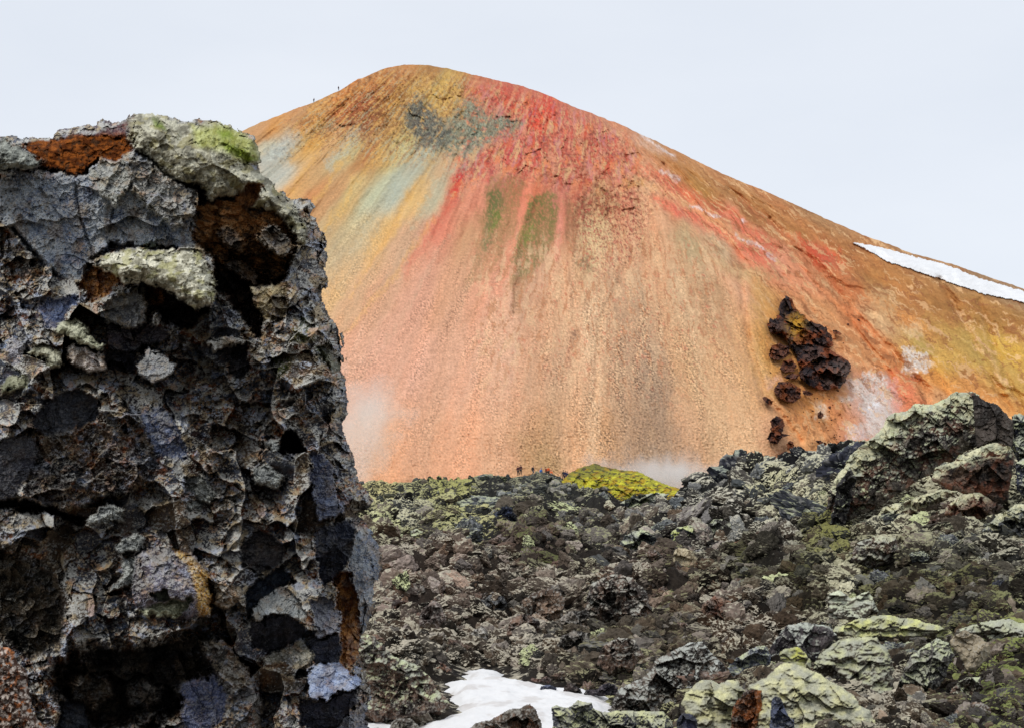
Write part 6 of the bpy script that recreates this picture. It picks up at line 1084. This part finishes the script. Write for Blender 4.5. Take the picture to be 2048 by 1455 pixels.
def person(px, py, Y, hgt, label, top, legs, pose='stand', face=0., hat=None, pack=None, group=None):
    root = bpy.data.objects.new('person', None); COL.objects.link(root); root['label'] = label; root['category'] = 'person'
    if group: root['group'] = group
    x = (px - 1024) / F * Y; z = (HZ - py) / F * Y; root.location = (x, Y, z); root.rotation_euler = (0, 0, face); s = hgt / 1.75 * 1.08; root.scale = (s, s, s); root.empty_display_size = .2
    bend = {'stand': 0., 'lean': .35, 'stride': .1, 'crouch': .6}[pose]; kn = 0.; st_ = {'stand': .10, 'lean': .12, 'stride': .34, 'crouch': .2}[pose]; drop = {'crouch': .42}.get(pose, 0.)
    hip = np.array([0, 0, .92 - drop]); sp = lambda t: hip + np.array([0, -math.sin(bend) * t, math.cos(bend) * t])
    J = [hip, sp(.22), sp(.44), sp(.56), sp(.66), sp(.76)]; Rd = [(.15, .11), (.14, .10), (.17, .11), .055, .095, .085]; E = [(0, 1), (1, 2), (2, 3), (3, 4), (4, 5)]
    def add(p, r, par): J.append(np.array(p, float)); Rd.append(r); E.append((par, len(J) - 1)); return len(J) - 1
    legs_i = []; arms_i = []; ends = []
    for sg in (-1, 1):
        fy = sg * st_ * (1 if pose == 'stride' else .3); a = add(hip + (sg * .09, 0, -.04), .085, 0); k = add((sg * (.10 + st_ * .3), fy * .5 - (.1 + drop * .6), .48 - drop * .25), .06, a); f = add((sg * (.11 + st_ * .5), fy, .09), .042, k); t_ = add((sg * (.12 + st_ * .5), fy - .17, .04), .038, f); legs_i += [a, k, f, t_]
    for sg in (-1, 1):
        a = add(sp(.47) + (sg * .17, 0, 0), .06, 2); b = add(sp(.24) + (sg * .25, .02 - .05 * sg * (pose == 'stride'), 0), .045, a); c = add(sp(.02) + (sg * .25, -.12 - bend * .2, .02), .034, b); h = add(J[c] + (0, -.03, -.08), (.035, .018), c); arms_i += [a, b, c]
        for q in range(4): add(J[h] + (0, -.025 + .017 * q, -.07 - .01 * (q in (1, 2))), .009, h)
        add(J[h] + (-sg * .04, -.03, -.03), .011, h)
    me = skin_mesh('body', J, E, Rd, CM['skin']); b = link('body', me, parent=root)
    def sub(idx, extra, gr, nm, mat):
        mp_ = {v: i for i, v in enumerate(idx)}; e = [(mp_[a], mp_[b_]) for a, b_ in E if a in mp_ and b_ in mp_]
        rr = [tuple(np.array(Rd[i]) * gr + extra) if not np.isscalar(Rd[i]) else Rd[i] * gr + extra for i in idx]; link(nm, skin_mesh(nm, [J[i] for i in idx], e, rr, mat), parent=root)
    sub([0, 1, 2, 3] + arms_i, .018, 1.12, 'jacket', CM[top]); sub([0] + legs_i, .014, 1.12, 'trousers', CM[legs])
    hd = sp(.72); hm, T = ico(3); hv = hm * (.098, .112, .125) + hd + (0, .012, .02); hv = hv[:]; sel = T[(hm[T].mean(1)[:, 2] > -.1) & (hm[T].mean(1)[:, 1] > -.45) | (hm[T].mean(1)[:, 2] > .45)]
    link('hat' if hat else 'hair', mesh('hair', hv, sel, mat=CM[hat or 'hair'], smooth=True), parent=root)
    nv = ico(2)[0] * (.018, .03, .022) + sp(.71) + (0, -.095, 0); link('nose', mesh('nose', nv, ico(2)[1], mat=CM['skin'], smooth=True), parent=root)
    if pack: 
        pv = ico(3)[0]; pv = np.sign(pv) * np.abs(pv) ** .55 * (.15, .10, .24) + sp(.3) + (0, .2, 0); link('backpack', mesh('backpack', pv, ico(3)[1], mat=CM[pack], smooth=True), parent=root)
    return root
G = 'hikers gathered on the lava ridge'
PY_ = 262.
person(1036, 951.0, PY_, 1.75, 'person in black with a dark maroon jacket, leftmost of the hikers on the lava ridge', 'maroon', 'black', 'stand', .3, 'black', 'black', G)
person(1041.5, 949.0, PY_, 1.78, 'person in dark clothes close beside the maroon-jacketed hiker', 'maroon', 'black', 'stand', 2.8, None, None, G)
person(1066, 950.0, PY_, 1.72, 'lone dark-clad person standing apart on top of the lava ridge', 'black', 'grey', 'stride', 1.2, 'black', 'black', G)
person(1081.5, 955.0, PY_, 1.7, 'person in a bright blue jacket bending over on the lava ridge', 'blue', 'navy', 'lean', .5, 'blue', 'blue', G)
person(1093, 953.0, PY_, 1.75, 'leaning person in a dark red jacket right of the blue-jacketed hiker', 'red', 'black', 'lean', -1.2, None, 'black', G)
person(1097, 952.0, PY_, 1.72, 'person in an orange jacket between the dark red jacket and the orange top', 'orange', 'black', 'stand', .6, None, None, G)
person(1103, 959.0, PY_ - 2, 1.78, 'person with an orange top and black trousers, right of the orange jacket', 'orange', 'black', 'stride', -.8, 'orange', None, G)
person(1127, 960.0, PY_ - 2, 1.75, 'person in black, left one of the three hikers beside the yellow mound', 'black', 'black', 'stand', 0, 'black', 'black', G)
person(1131, 960.5, PY_ - 2, 1.74, 'person in navy, middle one of the three hikers beside the yellow mound', 'navy', 'navy', 'stand', .4, None, None, G)
person(1134.8, 962.0, PY_ - 3, 1.7, 'person in navy, right one of the three hikers beside the yellow mound', 'navy', 'navy', 'stand', -.5, 'navy', None, G)
for (a, b_, lab, pose) in ((627.5, 205.6, 'lower dark figure walking up the left skyline of the mountain', 'lean'), (677, 181.5, 'upper dark figure standing on the left skyline of the mountain', 'stand')):
    yy = float(hill_depth(np.array([a]), np.array([b_ + 1]))[0]) + 12; person(a, b_, yy, 1.75, lab, 'navy', 'grey', pose, .8, 'black', 'black', 'hikers on the mountain skyline')

# ================================================================== STEAM
def steam(px, py, Y, sz, dens, label, noise=.12, rot_=0.):
    P, T = ico(4)[0], ico(4)[1]; P = P * np.array(sz) * (1 + .12 * fbm3(P, 2., 5, 2))[:, None]; me = mesh('steam', P, T); o = link('steam', me, label, kind='stuff')
    o.location = ((px - 1024) / F * Y, Y, (HZ - py) / F * Y); o.rotation_euler = (0, rot_, 0)
    m = bpy.data.materials.new('steam_air'); m.use_nodes = True; t = m.node_tree; t.nodes.clear(); o_ = t.nodes.new('ShaderNodeOutputMaterial'); v = t.nodes.new('ShaderNodeVolumePrincipled'); v.inputs['Color'].default_value = (1, .99, .97, 1); v.inputs['Anisotropy'].default_value = .3
    c = t.nodes.new('ShaderNodeTexCoord'); n_ = t.nodes.new('ShaderNodeTexNoise'); n_.inputs['Scale'].default_value = noise; n_.inputs['Detail'].default_value = 4; t.links.new(c.outputs['Object'], n_.inputs['Vector'])
    sc_ = t.nodes.new('ShaderNodeVectorMath'); sc_.operation = 'DIVIDE'; sc_.inputs[1].default_value = sz; t.links.new(c.outputs['Object'], sc_.inputs[0])
    ln = t.nodes.new('ShaderNodeVectorMath'); ln.operation = 'LENGTH'; t.links.new(sc_.outputs[0], ln.inputs[0])
    r1 = t.nodes.new('ShaderNodeMapRange'); r1.inputs['From Min'].default_value = 1.; r1.inputs['From Max'].default_value = 0.; r1.inputs['To Max'].default_value = .62; t.links.new(ln.outputs['Value'], r1.inputs['Value'])
    a = t.nodes.new('ShaderNodeMath'); a.operation = 'ADD'; t.links.new(r1.outputs[0], a.inputs[0]); t.links.new(n_.outputs['Fac'], a.inputs[1])
    r2 = t.nodes.new('ShaderNodeMapRange'); r2.inputs['From Min'].default_value = .70; r2.inputs['From Max'].default_value = 1.02; r2.inputs['To Max'].default_value = dens; t.links.new(a.outputs[0], r2.inputs['Value']); t.links.new(r2.outputs[0], v.inputs['Density'])
    t.links.new(v.outputs[0], o_.inputs['Volume']); me.materials.append(m)
steam(725, 845, 292, (13, 9, 20), .16, 'faint steam drifting up the slope beside the foreground cliff', .14)
steam(1290, 952, 282, (17, 7, 7), .26, 'white steam blowing to the left behind the yellow mound', .22, .12)
steam(1350, 955, 284, (12, 6, 9), .2, 'thin steam above the right end of the yellow mound', .2)
steam(1765, 838, 330, (8, 6, 12), .1, 'faint steam over the white fumarole ground', .2)
print('done', time.time() - T0)
